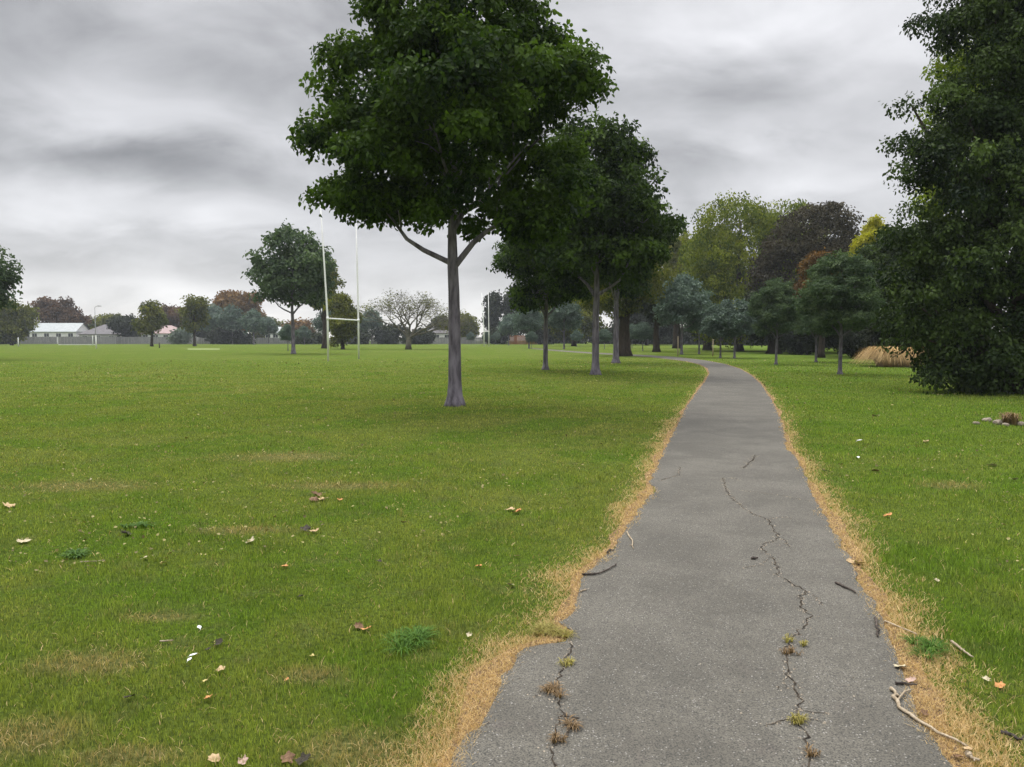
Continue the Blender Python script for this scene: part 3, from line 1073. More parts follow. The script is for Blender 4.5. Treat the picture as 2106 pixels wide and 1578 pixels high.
TB = 'trees beyond the path on the right'
old_tree('willow_tree', 1455, 108, 455, 130, 690, 'yellow green tree at the left foot of the tall willow', 'leaf_willow', TB, 'weeping', 18, 1.5, ragged=.08, droop=0.8)
old_tree('willow_tree', 1590, 104, 470, 130, 690, 'green tree low between the tall willow and the copper beech', 'leaf_lime', TB, 'round', 12, 1.3)
old_tree('dark_tree', 1740, 84, 560, 170, 712, 'dark tree filling the shade under the right side of the copper beech', 'leaf_evergreen', TB, 'round', 16, 1.3)
old_tree('dark_tree', 1610, 96, 590, 200, 705, 'dark tree filling the shade under the left side of the copper beech', 'leaf_evergreen', TB, 'round', 14, 1.3)
old_tree('golden_tree', 1800, 62, 428, 95, 620, 'bright golden yellow tree between the copper beech and the dark evergreens', 'leaf_yellow', TB, 'round', 12, 1.0)
old_tree('rust_shrub', 1690, 66, 512, 120, 690, 'rust brown shrubby tree below the copper beech', 'leaf_rust', TB, 'round', 10, 1.0)
old_tree('pale_tree', 1392, 130, 452, 90, 690, 'thin pale green tree with gaps, left of the willow', 'leaf_olive', TB, 'round', 9, 0.45)
old_tree('brown_tree', 1285, 72, 470, 210, 640, 'thick brown trunked tree behind the slim grey trunked ones', 'leaf_olive', TB, 'round', 14, 0.9, tr=0.55)
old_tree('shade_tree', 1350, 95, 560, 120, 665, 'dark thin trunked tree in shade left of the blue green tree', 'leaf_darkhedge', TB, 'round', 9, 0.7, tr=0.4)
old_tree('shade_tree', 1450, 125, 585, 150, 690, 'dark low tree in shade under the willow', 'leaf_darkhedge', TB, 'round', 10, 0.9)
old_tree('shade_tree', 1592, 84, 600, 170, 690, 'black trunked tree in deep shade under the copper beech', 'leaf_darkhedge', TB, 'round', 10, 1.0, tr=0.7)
UB = 'dark shrubs under the big trees on the right'
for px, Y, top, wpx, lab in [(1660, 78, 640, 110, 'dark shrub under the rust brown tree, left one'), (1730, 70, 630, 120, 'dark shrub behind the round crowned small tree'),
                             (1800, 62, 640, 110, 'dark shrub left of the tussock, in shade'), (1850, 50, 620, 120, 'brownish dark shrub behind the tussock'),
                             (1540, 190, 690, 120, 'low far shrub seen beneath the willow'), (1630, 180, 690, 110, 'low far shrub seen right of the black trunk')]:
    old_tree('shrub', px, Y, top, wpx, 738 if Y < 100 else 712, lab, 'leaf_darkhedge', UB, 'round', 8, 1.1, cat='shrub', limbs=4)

# nearly black thicket far behind the right trees
old_tree('evergreen_tree', 1884, 49, 425, 215, 742, 'dark evergreen behind the golden tree, left of the largest evergreen', 'leaf_evergreen', TB, 'round', 22, 1.2, size=0.17, lps=6)


def px_tree(name, base_px, Y, lobes, label, leaf, nc, cr, spc, lps, size, group, seed, bark='bark_dark', tr=0.4, droop=0.8, sr=0.24, cull=0.85, hang=.5, ragged=.36, light=.22, limbs=12, low=.1):
    k = Y / F
    p = W(base_px, 700, Y)
    rnd = random.Random(seed)
    lob = []
    sh = .45 * cr / k
    dj = max(.6, .03 * Y)
    for (cx, cy, rx, ry) in lobes:
        q = W(cx, cy, Y)
        lob.append((q[0] - p[0], rnd.uniform(-dj, dj), q[2], max(rx - sh, rx * .5) * k, max(rx - sh, rx * .5) * k, max(ry - sh * .7, ry * .45) * k))
    t = empty(name, (p[0], Y, 0), label, 'tree', group)
    h = max(l[2] for l in lob)
    obj('trunk', old_trunk(h, tr, lob, seed, limbs, low), M[bark], t)
    obj('crown', crown_mesh('crown', lob, nc, cr, spc, lps, size, sr, seed, droop=droop, cull=cull, surf=0.62, ragged=ragged, hang=hang, light=light), M[leaf], t)
    return t


px_tree('willow_tree', 1520, 100, [(1520, 455, 85, 52), (1475, 505, 68, 66), (1575, 490, 75, 66), (1530, 550, 115, 90), (1448, 570, 46, 66), (1605, 560, 56, 76), (1500, 640, 95, 62), (1590, 640, 70, 60), (1440, 630, 36, 50)],
        'tall yellow green willow, its drooping crown left of the dark copper tree', 'leaf_willow', 520, 1.15, 15, 5, .30, TB, 63, tr=.5, droop=1.0, sr=.45, hang=.9, ragged=.12, low=.2)
px_tree('willow_tree', 1640, 113, [(1640, 462, 60, 46), (1655, 520, 62, 60), (1620, 520, 50, 60), (1600, 470, 40, 36), (1640, 580, 60, 60)],
        'yellow green tree top showing between the willow and the dark copper tree', 'leaf_willow', 260, 1.2, 13, 5, .33, TB, 64, tr=.45, droop=.9, sr=.45, hang=.8, ragged=.12, low=.2)
px_tree('copper_beech', 1672, 92, [(1672, 480, 82, 56), (1622, 520, 66, 62), (1722, 495, 60, 58), (1660, 570, 115, 84), (1742, 560, 46, 66), (1596, 590, 52, 62), (1690, 445, 52, 24), (1640, 640, 90, 50), (1720, 640, 70, 50)],
        'dark purple brown beech with a wide domed crown', 'leaf_copper', 560, 1.0, 16, 5, .28, TB, 65, tr=.6, droop=.5, sr=.4, hang=.6, ragged=.14, low=.2)
px_tree('evergreen_tree', 2105, 23.0,
        [(1965, 45, 62, 34), (2050, 40, 95, 80), (2060, -70, 110, 90), (2140, -100, 120, 120), (1975, 215, 72, 50), (2060, 170, 100, 100), (1945, 300, 62, 46), (2000, 330, 110, 90),
         (1975, 450, 100, 80), (2080, 460, 120, 130), (1960, 550, 100, 80), (1930, 600, 80, 70), (1985, 640, 120, 95), (2085, 650, 110, 110), (1940, 690, 75, 50), (2000, 725, 95, 62), (2065, 770, 90, 52), (1905, 752, 34, 14),
         (2140, 300, 130, 160), (2160, 120, 130, 150), (2180, 560, 130, 180), (2150, 790, 90, 60), (2200, -150, 140, 140), (1900, 480, 55, 40), (1890, 45, 36, 20), (1885, 205, 36, 20), (1872, 285, 36, 18), (1838, 350, 36, 16), (1885, 360, 48, 24),
         (1965, 765, 80, 42), (2020, 800, 70, 28), (1905, 640, 60, 50), (1925, 740, 50, 30), (2090, 810, 60, 24), (1885, 700, 34, 16), (1900, 772, 44, 12), (1935, 795, 36, 12), (1862, 560, 36, 22), (1850, 480, 36, 20), (1870, 630, 36, 20)],
        'largest dark evergreen, its hanging branches sweeping down to the lawn at the right edge', 'leaf_evergreen', 900, 0.50, 21, 9, 0.105, TB, 61)
px_tree('lime_tree', 2010, 29.0, [(1975, 140, 45, 55), (2020, 90, 70, 70), (1995, 230, 60, 60), (2060, 10, 80, 60), (2040, 180, 80, 80), (1960, 400, 60, 50)],
        'lighter yellow green tree showing through the upper branches of the largest evergreen', 'leaf_lime', 320, 0.5, 10, 7, 0.13, TB, 62)

# far left and middle -------------------------------------------------
TL = 'trees along the far side of the field'
old_tree('olive_tree', 24, 190, 612, 72, 702, 'yellow green leafy tree at the left frame edge, before the white roofed house', 'leaf_olive', TL, 'round', 9, 1.0)
old_tree('red_tree', 118, 262, 620, 92, 672, 'reddish brown tree behind the white roofed house', 'leaf_redbrown', TL, 'spread', 10, 0.6)
old_tree('red_tree', 168, 262, 636, 70, 690, 'lower reddish brown tree between the white roof and the lamp pole', 'leaf_redbrown', TL, 'spread', 9, 0.8)
old_tree('olive_tree', 222, 262, 640, 62, 690, 'grey green tree behind the dark hipped roof', 'leaf_olive', TL, 'round', 8, 0.7)
old_tree('bare_shrub', 258, 240, 648, 62, 703, 'grey brown tangled tree right of the dark hipped roof', 'leaf_darkhedge', TL, 'round', 8, 0.8)
old_tree('olive_tree', 312, 165, 612, 56, 690, 'slim yellow olive tree standing on the field before the pink roof', 'leaf_olive', TL, 'round', 9, 0.4)
old_tree('red_tree', 348, 262, 625, 76, 685, 'reddish tree behind the pink roofed house', 'leaf_redbrown', TL, 'spread', 9, 0.7)
old_tree('olive_tree', 400, 170, 605, 52, 690, 'slim olive tree with a pointed loose crown, right of the pink roof', 'leaf_olive', TL, 'round', 10, 0.4)
old_tree('brown_dome_tree', 498, 262, 597, 92, 690, 'brown domed tree behind the blue green ones left of the full dark tree', 'leaf_rust', TL, 'spread', 11, 1.0)
old_tree('olive_tree', 668, 130, 515, 70, 660, 'loose olive tree showing beside the left near goalpost', 'leaf_olive', TL, 'round', 10, 0.5)
old_tree('olive_tree', 705, 118, 592, 66, 712, 'brownish olive tree between the near goalposts', 'leaf_olive', TL, 'round', 10, 0.8)
old_tree('poplar_tree', 1014, 235, 586, 26, 700, 'left of two narrow dark poplars by the far goalposts', 'leaf_darkhedge', TL, 'column', 8, 0.9)
old_tree('poplar_tree', 1060, 235, 588, 62, 700, 'wider dark poplar right of the narrow one', 'leaf_darkhedge', TL, 'column', 10, 0.8)
old_tree('round_tree', 960, 245, 640, 46, 702, 'dark round tree behind the near trunk and the grey fence', 'leaf_olive', TL, 'round', 8, 1.0)
old_tree('round_tree', 905, 255, 652, 52, 700, 'low dark round tree behind the grey hipped roof', 'leaf_darkhedge', TL, 'round', 8, 1.0)
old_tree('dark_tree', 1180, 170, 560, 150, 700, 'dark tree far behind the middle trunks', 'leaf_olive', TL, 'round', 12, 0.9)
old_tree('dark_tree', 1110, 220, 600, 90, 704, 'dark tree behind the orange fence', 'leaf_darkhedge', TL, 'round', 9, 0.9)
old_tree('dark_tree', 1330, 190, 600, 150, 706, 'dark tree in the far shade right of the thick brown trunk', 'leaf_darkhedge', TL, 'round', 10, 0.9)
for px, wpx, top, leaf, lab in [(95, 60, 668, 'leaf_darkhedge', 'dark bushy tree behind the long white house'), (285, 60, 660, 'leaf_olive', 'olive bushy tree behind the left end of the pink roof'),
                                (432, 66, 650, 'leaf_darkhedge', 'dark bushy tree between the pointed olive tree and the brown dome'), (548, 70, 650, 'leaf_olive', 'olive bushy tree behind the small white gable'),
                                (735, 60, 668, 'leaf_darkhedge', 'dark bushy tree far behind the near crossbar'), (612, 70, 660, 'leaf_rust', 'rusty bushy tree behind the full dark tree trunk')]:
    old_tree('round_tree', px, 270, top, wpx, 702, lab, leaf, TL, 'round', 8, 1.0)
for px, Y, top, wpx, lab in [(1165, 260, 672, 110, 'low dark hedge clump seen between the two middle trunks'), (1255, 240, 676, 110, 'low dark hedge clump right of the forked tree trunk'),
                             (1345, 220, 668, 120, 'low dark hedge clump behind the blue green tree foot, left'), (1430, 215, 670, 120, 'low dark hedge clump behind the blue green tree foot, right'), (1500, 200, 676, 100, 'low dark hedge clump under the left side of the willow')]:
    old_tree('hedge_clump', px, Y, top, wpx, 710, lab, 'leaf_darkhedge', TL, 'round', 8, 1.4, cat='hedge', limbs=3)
HB = 'shrubs along the far fence'
for px, Y, top, wpx, leaf, lab in [(455, 228, 680, 44, 'leaf_darkhedge', 'dark shrub along the fence left of the far hedge'), (492, 226, 684, 44, 'leaf_darkhedge', 'dark shrub beneath the brown domed tree'),
                                   (800, 226, 664, 56, 'leaf_darkhedge', 'dark bush behind the left side of the bare tree'), (860, 224, 674, 52, 'leaf_darkhedge', 'dark bush at the corner of the grey hipped house'),
                                   (640, 226, 684, 60, 'leaf_darkhedge', 'dark bush behind the full dark tree trunk'), (12, 226, 660, 60, 'leaf_darkhedge', 'dark bush at the left frame edge by the fence'),
                                   (1025, 226, 672, 46, 'leaf_darkhedge', 'dark bush at the foot of the poplars'), (735, 226, 680, 50, 'leaf_darkhedge', 'dark bush between right near goalpost and blue grey tree'),
                                   (372, 226, 684, 40, 'leaf_sage', 'pale silvery bush by the pink roofed house')]:
    old_tree('bush', px, Y, top, wpx, 708, lab, leaf, HB, 'round', 7, 1.1, cat='bush', limbs=3)


# ---- the nearly bare tree --------------------------------------------
def bare_tree():
    rnd = random.Random(5)
    Y = depth_of(719)
    p = W(840, 700, Y)
    k = Y / F
    t = empty('bare_tree', (p[0], Y, 0), 'nearly bare spreading tree with thin twigs, between goalposts and the near trunk', 'tree', TL)
    mb = MB()
    tips = []

    def grow(a, d, ln, r, lev):
        d = d / np.linalg.norm(d)
        mid = a + d * ln * .5 + np.array([rnd.uniform(-1, 1), rnd.uniform(-1, 1), rnd.uniform(-1, 1)]) * ln * .06
        b = a + d * ln
        mb.tube([a, mid, b], [r, r * .85, r * .68], 5 if lev < 3 else 3, cap=False)
        tips.append(b)
        if lev >= 7:
            return
        for _ in range(3 if lev < 4 else rnd.choice((2, 3))):
            nd = d + np.array([rnd.gauss(0, .55), rnd.gauss(0, .55), rnd.gauss(0.05, .35)])
            grow(b, nd, ln * rnd.uniform(.62, .88), r * .58, lev + 1)

    hgt = W(840, 597, Y)[2]
    for dx, dz in ((-.55, .8), (-.25, 1), (.1, 1.05), (.4, .9), (.75, .7), (.95, .5)):
        grow(np.array([0, 0, hgt * .17]), np.array([dx, rnd.uniform(-.6, .6), dz]), hgt * .20, .15, 1)
    mb.tube([(0, 0, -.1), (0, 0, .5), (0.05, 0, hgt * .18)], [.34, .26, .22], 9, wob=.05)
    obj('trunk', mb.mesh('trunk'), M['bark_pale'], t)
    tp = np.array(tips)
    zs = W(840, 597, Y)[2] / tp[:, 2].max()
    tr = [o for o in t.children][0]
    lob = [(q[0], q[1], q[2], .5, .5, .4) for q in tp[rnd.sample(range(len(tp)), 260)] if q[2] > hgt * .3]
    c = obj('crown', crown_mesh('crown', lob, 260, .45, 3, 2, 0.16, 0.35, 77, cull=0), M['leaf_olive'], t)
    t.scale = (zs * 1.5, zs * 1.5, zs)


bare_tree()


# ------------------------------------------------------------------ houses and fences
M['roof_pale'] = plainmat('roof_pale', (0.25, 0.28, 0.285), (0.34, 0.37, 0.375), 1.5, 0.5, 0.3)
M['roof_grey'] = plainmat('roof_grey', (0.10, 0.095, 0.10), (0.17, 0.16, 0.165), 2.0, 0.8, 0.2)
M['roof_pink'] = plainmat('roof_pink', (0.30, 0.22, 0.21), (0.40, 0.30, 0.29), 2.0, 0.8, 0.2)
M['wall_white'] = plainmat('wall_white', (0.66, 0.66, 0.64), (0.78, 0.78, 0.76), 1.0, 0.8, 0.2)
M['wall_grey'] = plainmat('wall_grey', (0.40, 0.40, 0.39), (0.52, 0.51, 0.50), 1.0, 0.8, 0.2)
M['glass'] = plainmat('glass', (0.03, 0.035, 0.04), (0.05, 0.055, 0.06), 1.0, 0.15, 0.5)
M['fence_grey'] = plainmat('fence_grey', (0.16, 0.16, 0.165), (0.30, 0.29, 0.29), 1.2, 0.9, 0.1, stretch=(4, 1, .3))
M['fence_orange'] = plainmat('fence_orange', (0.34, 0.14, 0.07), (0.48, 0.21, 0.10), 1.2, 0.9, 0.1, stretch=(4, 1, .3))
M['concrete'] = plainmat('concrete', (0.13, 0.18, 0.045), (0.20, 0.23, 0.09), 1.5, 0.9, 0.1)
M['metal'] = plainmat('metal', (0.22, 0.22, 0.22), (0.32, 0.32, 0.32), 2.0, 0.5, 0.4)


def house(x0, x1, eave, ridge, Y, label, roof, wall, hip=True, deep=8.0, wins=3, chimney=False):
    a, b = W(x0, 700, Y), W(x1, 700, Y)
    ze, zr = W(x0, eave, Y)[2], W(x0, ridge, Y)[2]
    w = b[0] - a[0]
    t = empty('house', (a[0], Y, 0), label, 'house', 'houses behind the far fence')
    m = MB()
    m.box((0.3, 0.3, -0.2), (w - .3, deep - .3, ze))
    if not hip:
        m.poly([(0.3, 0.3, ze), (0.3, deep - .3, ze), (0.3, deep / 2, zr - .15)])
        m.poly([(w - .3, 0.3, ze), (w - .3, deep / 2, zr - .15), (w - .3, deep - .3, ze)])
    obj('wall', m.mesh('wall'), M[wall], t)
    m = MB()
    i = deep * .5 if hip else 0.0
    i = min(i, w * .42)
    e = ze - .05
    r0, r1 = (i, deep / 2, zr), (w - i, deep / 2, zr)
    c = [(0, 0, e), (w, 0, e), (w, deep, e), (0, deep, e)]
    m.poly([c[0], c[1], r1, r0])
    m.poly([c[2], c[3], r0, r1])
    if hip:
        m.poly([c[1], c[2], r1])
        m.poly([c[3], c[0], r0])
    m.box((0, 0, e - .16), (w, deep, e - .01))
    rf = obj('roof', m.mesh('roof'), M[roof], t)
    if chimney:
        m = MB()
        m.box((w * .3, deep * .45, zr - .8), (w * .3 + .7, deep * .45 + .7, zr + .7))
        m.box((w * .3 - .05, deep * .45 - .05, zr + .7), (w * .3 + .75, deep * .45 + .75, zr + .82))
        obj('chimney', m.mesh('chimney'), M[wall], rf)
    for k in range(wins):
        cx = w * (k + .5) / wins
        m = MB()
        m.box((cx - .85, 0.24, ze - 1.75), (cx + .85, 0.29, ze - .5))
        f = obj('window', m.mesh('window'), M['white_paint'], t)
        m = MB()
        m.box((cx - .75, 0.215, ze - 1.65), (cx - .04, 0.236, ze - .6))
        m.box((cx + .04, 0.215, ze - 1.65), (cx + .75, 0.236, ze - .6))
        obj('pane', m.mesh('pane'), M['glass'], f)
    return t


house(58, 157, 682, 664, 246, 'long white house with a pale metal gable roof at the left', 'roof_pale', 'wall_white', False, 9, 4)
house(160, 242, 687, 667, 244, 'house with a dark grey hipped roof right of the pale roofed one', 'roof_grey', 'wall_grey', True, 12, 3)
house(288, 372, 685.5, 669, 246, 'white walled house with a pinkish roof behind the fence', 'roof_pink', 'wall_white', True, 10, 4, False)
house(543, 574, 684, 672, 248, 'small white gabled house behind the full dark tree', 'roof_pale', 'wall_white', False, 7, 2)
house(866, 930, 685, 672, 246, 'white walled house with a grey hipped roof left of the near trunk', 'roof_grey', 'wall_white', True, 10, 3, True)


def fence(x0, x1, Y, top, label, mat, rails=False):
    a, b = W(x0, 700, Y), W(x1, 700, Y)
    zt = W(x0, top, Y)[2]
    w = b[0] - a[0]
    t = empty('fence', (a[0], Y, 0), label, 'fence', 'fences along the far side of the field')
    m = MB()
    n = int(w / 0.16)
    for k in range(n):
        if rails:
            break
        m.box((k * .16 + .008, 0.0, -.05), (k * .16 + .150, 0.02, zt + random.uniform(-.05, .05)))
    if rails:
        for z in (.35, .75, 1.15, zt - .1):
            m.box((0, 0, z - .09), (w, .03, z + .09))
    else:
        for z in (.4, zt - .3):
            m.box((0, .023, z - .05), (w, .07, z + .05))
    obj('panel', m.mesh('panel'), M[mat], t)
    pm = MB()
    for k in range(int(w / 2.4) + 1):
        pm = MB()
        pm.box((k * 2.4 - .06, .073, -.1), (k * 2.4 + .06, .19, zt + .06))
        if k < 60:
            obj('post', pm.mesh('post'), M[mat], t)
    return t


fence(-60, 118, 236, 693, 'weathered grey board fence before the pale roofed house', 'fence_grey')
fence(120, 236, 233, 692.5, 'weathered grey board fence before the dark hipped roof', 'fence_grey')
fence(238, 400, 236, 693, 'weathered grey board fence before the pink roofed house', 'fence_grey')
fence(402, 760, 240, 695, 'dark grey board fence behind the blue green trees', 'fence_grey')
fence(762, 1004, 238, 694, 'grey board fence running behind the near trunk', 'fence_grey')
fence(1005, 1044, 226, 692, 'open white rail fence left of the orange boards', 'white_paint', True)
fence(1046, 1128, 226, 690, 'orange brown board fence right of the far goalposts', 'fence_orange')


# ------------------------------------------------------------------ goalposts, lamp, posts
def goal(pa, pb, topz, zbar, r, label):
    """two tall posts and a crossbar; pa, pb ground points"""
    a, b = np.array(pa), np.array(pb)
    c = (a + b) / 2
    t = empty('goalposts', tuple(c), label, 'goalposts', 'white rugby goalposts')
    for q, lean in ((a, -0.45), (b, -0.10)):
        m = MB()
        o = q - c
        pts = [o + np.array([0, 0, -0.1]), o + np.array([0, 0, zbar]), o + np.array([lean * .45, 0, topz * .6]), o + np.array([lean, 0, topz])]
        m.tube(pts, [r, r, r * .8, r * .6], 10)
        obj('post', m.mesh('post'), M['white_paint'], t)
    m = MB()
    d = (b - a) / np.linalg.norm(b - a)
    m.tube([a - c + d * r + np.array([0, 0, zbar]), b - c - d * r + np.array([0, 0, zbar])], [r * .8, r * .8], 10)
    obj('crossbar', m.mesh('crossbar'), M['white_paint'], t)
    for q in (a, b):
        m = MB()
        o = q - c
        m.tube([o + np.array([0, 0, zbar - .12]), o + np.array([0, 0, zbar + .12])], [r * 1.3, r * 1.3], 10)
        obj('collar', m.mesh('collar'), M['white_paint'], t)


goal(G(675, 743), G(738, 738.5), 12.1, 3.05, 0.07, 'near pair of tall white rugby posts standing left of the nearest tree')
goal(G(995.5, 713), G(1005.5, 713), 11.0, 3.1, 0.10, 'far pair of white rugby posts small beside the poplars')


def floodlight():
    Y = 215
    p = W(197, 700, Y)
    t = empty('floodlight_pole', (p[0], Y, 0), 'thin lamp pole with a flat lamp head before the dark hipped roof', 'lamp pole')
    m = MB()
    h = W(197, 632, Y)[2]
    m.tube([(0, 0, -.1), (0, 0, 4), (0, 0, h)], [.13, .11, .07], 8)
    obj('pole', m.mesh('pole'), M['metal'], t)
    m = MB()
    m.tube([(0, 0, h - .1), (.5, 0, h + .25), (1.0, 0, h + .35)], [.06, .05, .05], 6)
    obj('arm', m.mesh('arm'), M['metal'], t)
    m = MB()
    m.tube([(1.2, 0, h + .22), (1.2, 0, h + .36), (1.2, 0, h + .5)], [.62, .6, .2], 12)
    obj('lamp_head', m.mesh('lamp_head'), M['metal'], t)


floodlight()


def post(px, py, topy, r, mat, label, name='marker_post', cat='post', group='white posts at the edge of the field'):
    g = G(px, py)
    z = W(px, topy, g[1])[2]
    t = empty(name, tuple(g), label, cat, group)
    m = MB()
    m.tube([(0, 0, -.1), (0, 0, z * .5), (0, 0, z - .05), (0, 0, z)], [r, r, r, r * .6], 8)
    obj('shaft', m.mesh('shaft'), M[mat], t)
    m = MB()
    m.tube([(0, 0, z + .002), (0, 0, z + .05), (0, 0, z + .09)], [r * 1.25, r * 1.2, r * .4], 8)
    obj('cap', m.mesh('cap'), M[mat], t)


post(38, 713, 695, .10, 'white_paint', 'white post at the far left before the yellow green tree')
post(191, 711, 691, .09, 'white_paint', 'white post before the dark hipped roof, left of its pair')
post(198, 717, 691, .10, 'white_paint', 'white post before the dark hipped roof, right and nearer of its pair')
post(328, 716, 706, .09, 'twig_dark', 'short dark post on the field under the slim olive tree', group='short dark posts on the field')
SK = 'thin pale stakes by the far trees'
for px, py, ty, lab in [(435, 706, 682, 'pale stake beside the far dark shrubs, left one'), (486, 706, 684, 'pale stake beside the far dark shrubs, right one'),
                        (1394, 733, 694, 'thin pale stake at the taller blue green tree'), (1466, 733, 700, 'thin pale stake left of the hazy small tree')]:
    post(px, py, ty, .055, 'twig_pale', lab, 'tree_stake', 'stake', SK)

# worn cricket strip and faint lines on the far field
m = MB()
q = [G(386, 720), G(452, 720), G(452, 716.6), G(386, 716.6)]
m.poly([(p[0], p[1], .006) for p in q])
tag(obj('cricket_strip', m.mesh('cricket_strip'), M['concrete']), 'pale worn strip lying on the far field below the slim olive tree', 'pitch strip', kind='structure')
m = MB()
for x0, x1, y in ((120, 195, 709.6), (218, 268, 707.6)):
    a, b = G(x0, y), G(x1, y)
    m.box((a[0], a[1], -.05), (b[0], a[1] + .2, .14))
tag(obj('low_kerb', m.mesh('low_kerb'), M['white_paint']), 'low white edging along the far left field', 'edging', kind='structure')


# ------------------------------------------------------------------ tussock and tufts
def blade_bundle(name, R, Hh, n, wd, seed, spread=1.2, arch=1.0):
    r = np.random.default_rng(seed)
    a = r.random(n) * 2 * math.pi
    rad = R * np.sqrt(r.random(n)) * .5
    base = np.c_[np.cos(a) * rad, np.sin(a) * rad]
    if R < .5:
        sub = r.normal(0, .42, (5, 2)) * R * np.array([1.0, 1.0])
        base = base * .55 + sub[r.integers(0, 5, n)]
    out = a + r.normal(0, .4, n)
    dirv = np.c_[np.cos(out), np.sin(out)]
    ln = R * spread * (0.3 + 0.7 * r.random(n))
    h = Hh * (0.55 + 0.45 * r.random(n))
    V = np.zeros((n, 8, 3))
    sidev = np.c_[-dirv[:, 1], dirv[:, 0]]
    for k, (t, ww) in enumerate(((0, 1), (.35, .9), (.7, .65), (1, .12))):
        c = base + dirv * (ln * t ** 1.3)[:, None]
        z = h * (np.sin(t * math.pi * (.5 + .5 * arch * (ln / (R * spread)))))
        for s in (0, 1):
            V[:, 2 * k + s, :2] = c + sidev * ((s - .5) * wd * ww)
            V[:, 2 * k + s, 2] = z
    o = (np.arange(n) * 8)[:, None]
    Q = np.vstack([o + np.array([[0, 1, 3, 2]]), o + np.array([[2, 3, 5, 4]]), o + np.array([[4, 5, 7, 6]])])
    tint = np.repeat(np.clip(.45 + .25 * r.normal(0, 1, n), 0, 1), 8)
    return mesh_quads(name, V.reshape(-1, 3), Q, tint)


g = G(1838, 754)
tag(obj('tussock_grass', blade_bundle('tussock_grass', 1.75, 1.2, 3600, .022, 3, 1.05, .95), M['tussock'], None, tuple(g)), 'rounded brown tussock of dry arching grass at the edge of the dark shrubs', 'tussock')
g = G(1922, 757)
tag(obj('yellow_plant', blade_bundle('yellow_plant', .9, .8, 700, .03, 4, .9, .6), M['weed_yellow'], None, tuple(g)), 'yellow leafy plant between the brown tussock and the largest evergreen', 'plant')

TUFTS = [  # px, py, radius, height, count, blade width, material, label, name
    (1138, 1428, .055, .03, 150, .004, 'weed_brown', 'brown dead tuft growing in the left crack of the path', 'dead_tuft'),
    (1168, 1495, .05, .022, 90, .004, 'weed_brown', 'dark brown debris tuft where the left crack forks', 'dead_tuft'),
    (1150, 1530, .035, .025, 80, .004, 'weed_brown', 'small brown tuft at the lower end of the forked crack', 'dead_tuft'),
    (1166, 1372, .045, .025, 70, .004, 'weed_yellow', 'small yellow tuft near the top of the left crack', 'crack_tuft'),
    (1624, 1322, .03, .03, 50, .004, 'weed_yellow', 'tiny yellow green tuft in the long crack, beside a lone tuft', 'crack_tuft'),
    (1655, 1333, .026, .028, 40, .004, 'weed_yellow', 'tiny lone tuft on bare asphalt right of the long crack', 'crack_tuft'),
    (1620, 1350, .04, .03, 70, .004, 'weed_brown', 'rusty tuft in the long crack just below the tiny yellow one', 'crack_tuft'),
    (1640, 1490, .038, .028, 90, .004, 'weed_yellow', 'larger yellow green tuft low in the long crack', 'crack_tuft'),
    (1664, 1558, .035, .025, 50, .004, 'weed_brown', 'pale dead tuft at the lowest end of the long crack', 'crack_tuft'),
    (1125, 1306, .09, .032, 380, .004, 'weed_yellow', 'yellow green grass tongue creeping onto the path from the left', 'grass_tuft'),
    (845, 1330, .13, .055, 300, .005, 'weed_green', 'dark lush grass tuft in the lawn left of the path', 'grass_tuft'),
    (1912, 1340, .10, .045, 300, .005, 'weed_green', 'bright green weed clump beside the right path edge', 'weed_clump'),
    (288, 1085, .09, .035, 90, .016, 'weed_green', 'dark broad leaved weed in the lawn, far left, upper', 'weed_clump'),
    (150, 1143, .10, .035, 100, .016, 'weed_green', 'dark broad leaved weed in the lawn near the left edge', 'weed_clump'),
    (828, 1062, .04, .09, 16, .004, 'weed_yellow', 'thin pale seeding stalks standing alone in the lawn', 'grass_tuft'),
]
for i, (px, py, R_, H_, n_, w_, mt, lab, nm) in enumerate(TUFTS):
    g = G(px, py)
    onpath = inside_poly(g[None, :2], PATH_POLY)[0]
    tag(obj(nm, blade_bundle(nm, R_, H_, n_, w_, 40 + i, 1.0, .7), M[mt], None, (g[0], g[1], .011 if onpath else .002)), lab, 'tuft')


# ------------------------------------------------------------------ twigs and fallen branches
def twig(pts, r, mat, label, z=0.013, lift=0.0, name='twig', fork=None):
    rnd = random.Random(label)
    P = [G(*p) for p in pts]
    c = P[len(P) // 2].copy()
    m = MB()
    Q = []
    for i, (a, b) in enumerate(zip(P[:-1], P[1:])):
        for k in range(3):
            Q.append(a + (b - a) * k / 3)
    Q.append(P[-1])
    n = len(Q)
    Q = [q - c + np.array([rnd.gauss(0, r * .5), rnd.gauss(0, r * .5), r * .8 + lift * math.sin(math.pi * i / (n - 1))]) for i, q in enumerate(Q)]
    m.tube(Q, [r * (1 - .55 * i / n) * rnd.uniform(.85, 1.2) for i in range(n)], 7)
    for i in range(2, n - 1, 3):
        d = np.array([rnd.gauss(0, 1), rnd.gauss(0, 1), .5])
        m.tube([Q[i], Q[i] + d * r * 1.6], [r * .5, r * .2], 5)
    if fork:
        f = [G(*p) - c + np.array([0, 0, r]) for p in fork]
        m.tube(f, [r * .5] * (len(f) - 1) + [r * .2], 6)
    tag(obj(name, m.mesh(name), M[mat], None, (c[0], c[1], z)), label, 'twig', 'twigs and sticks lying about the path')


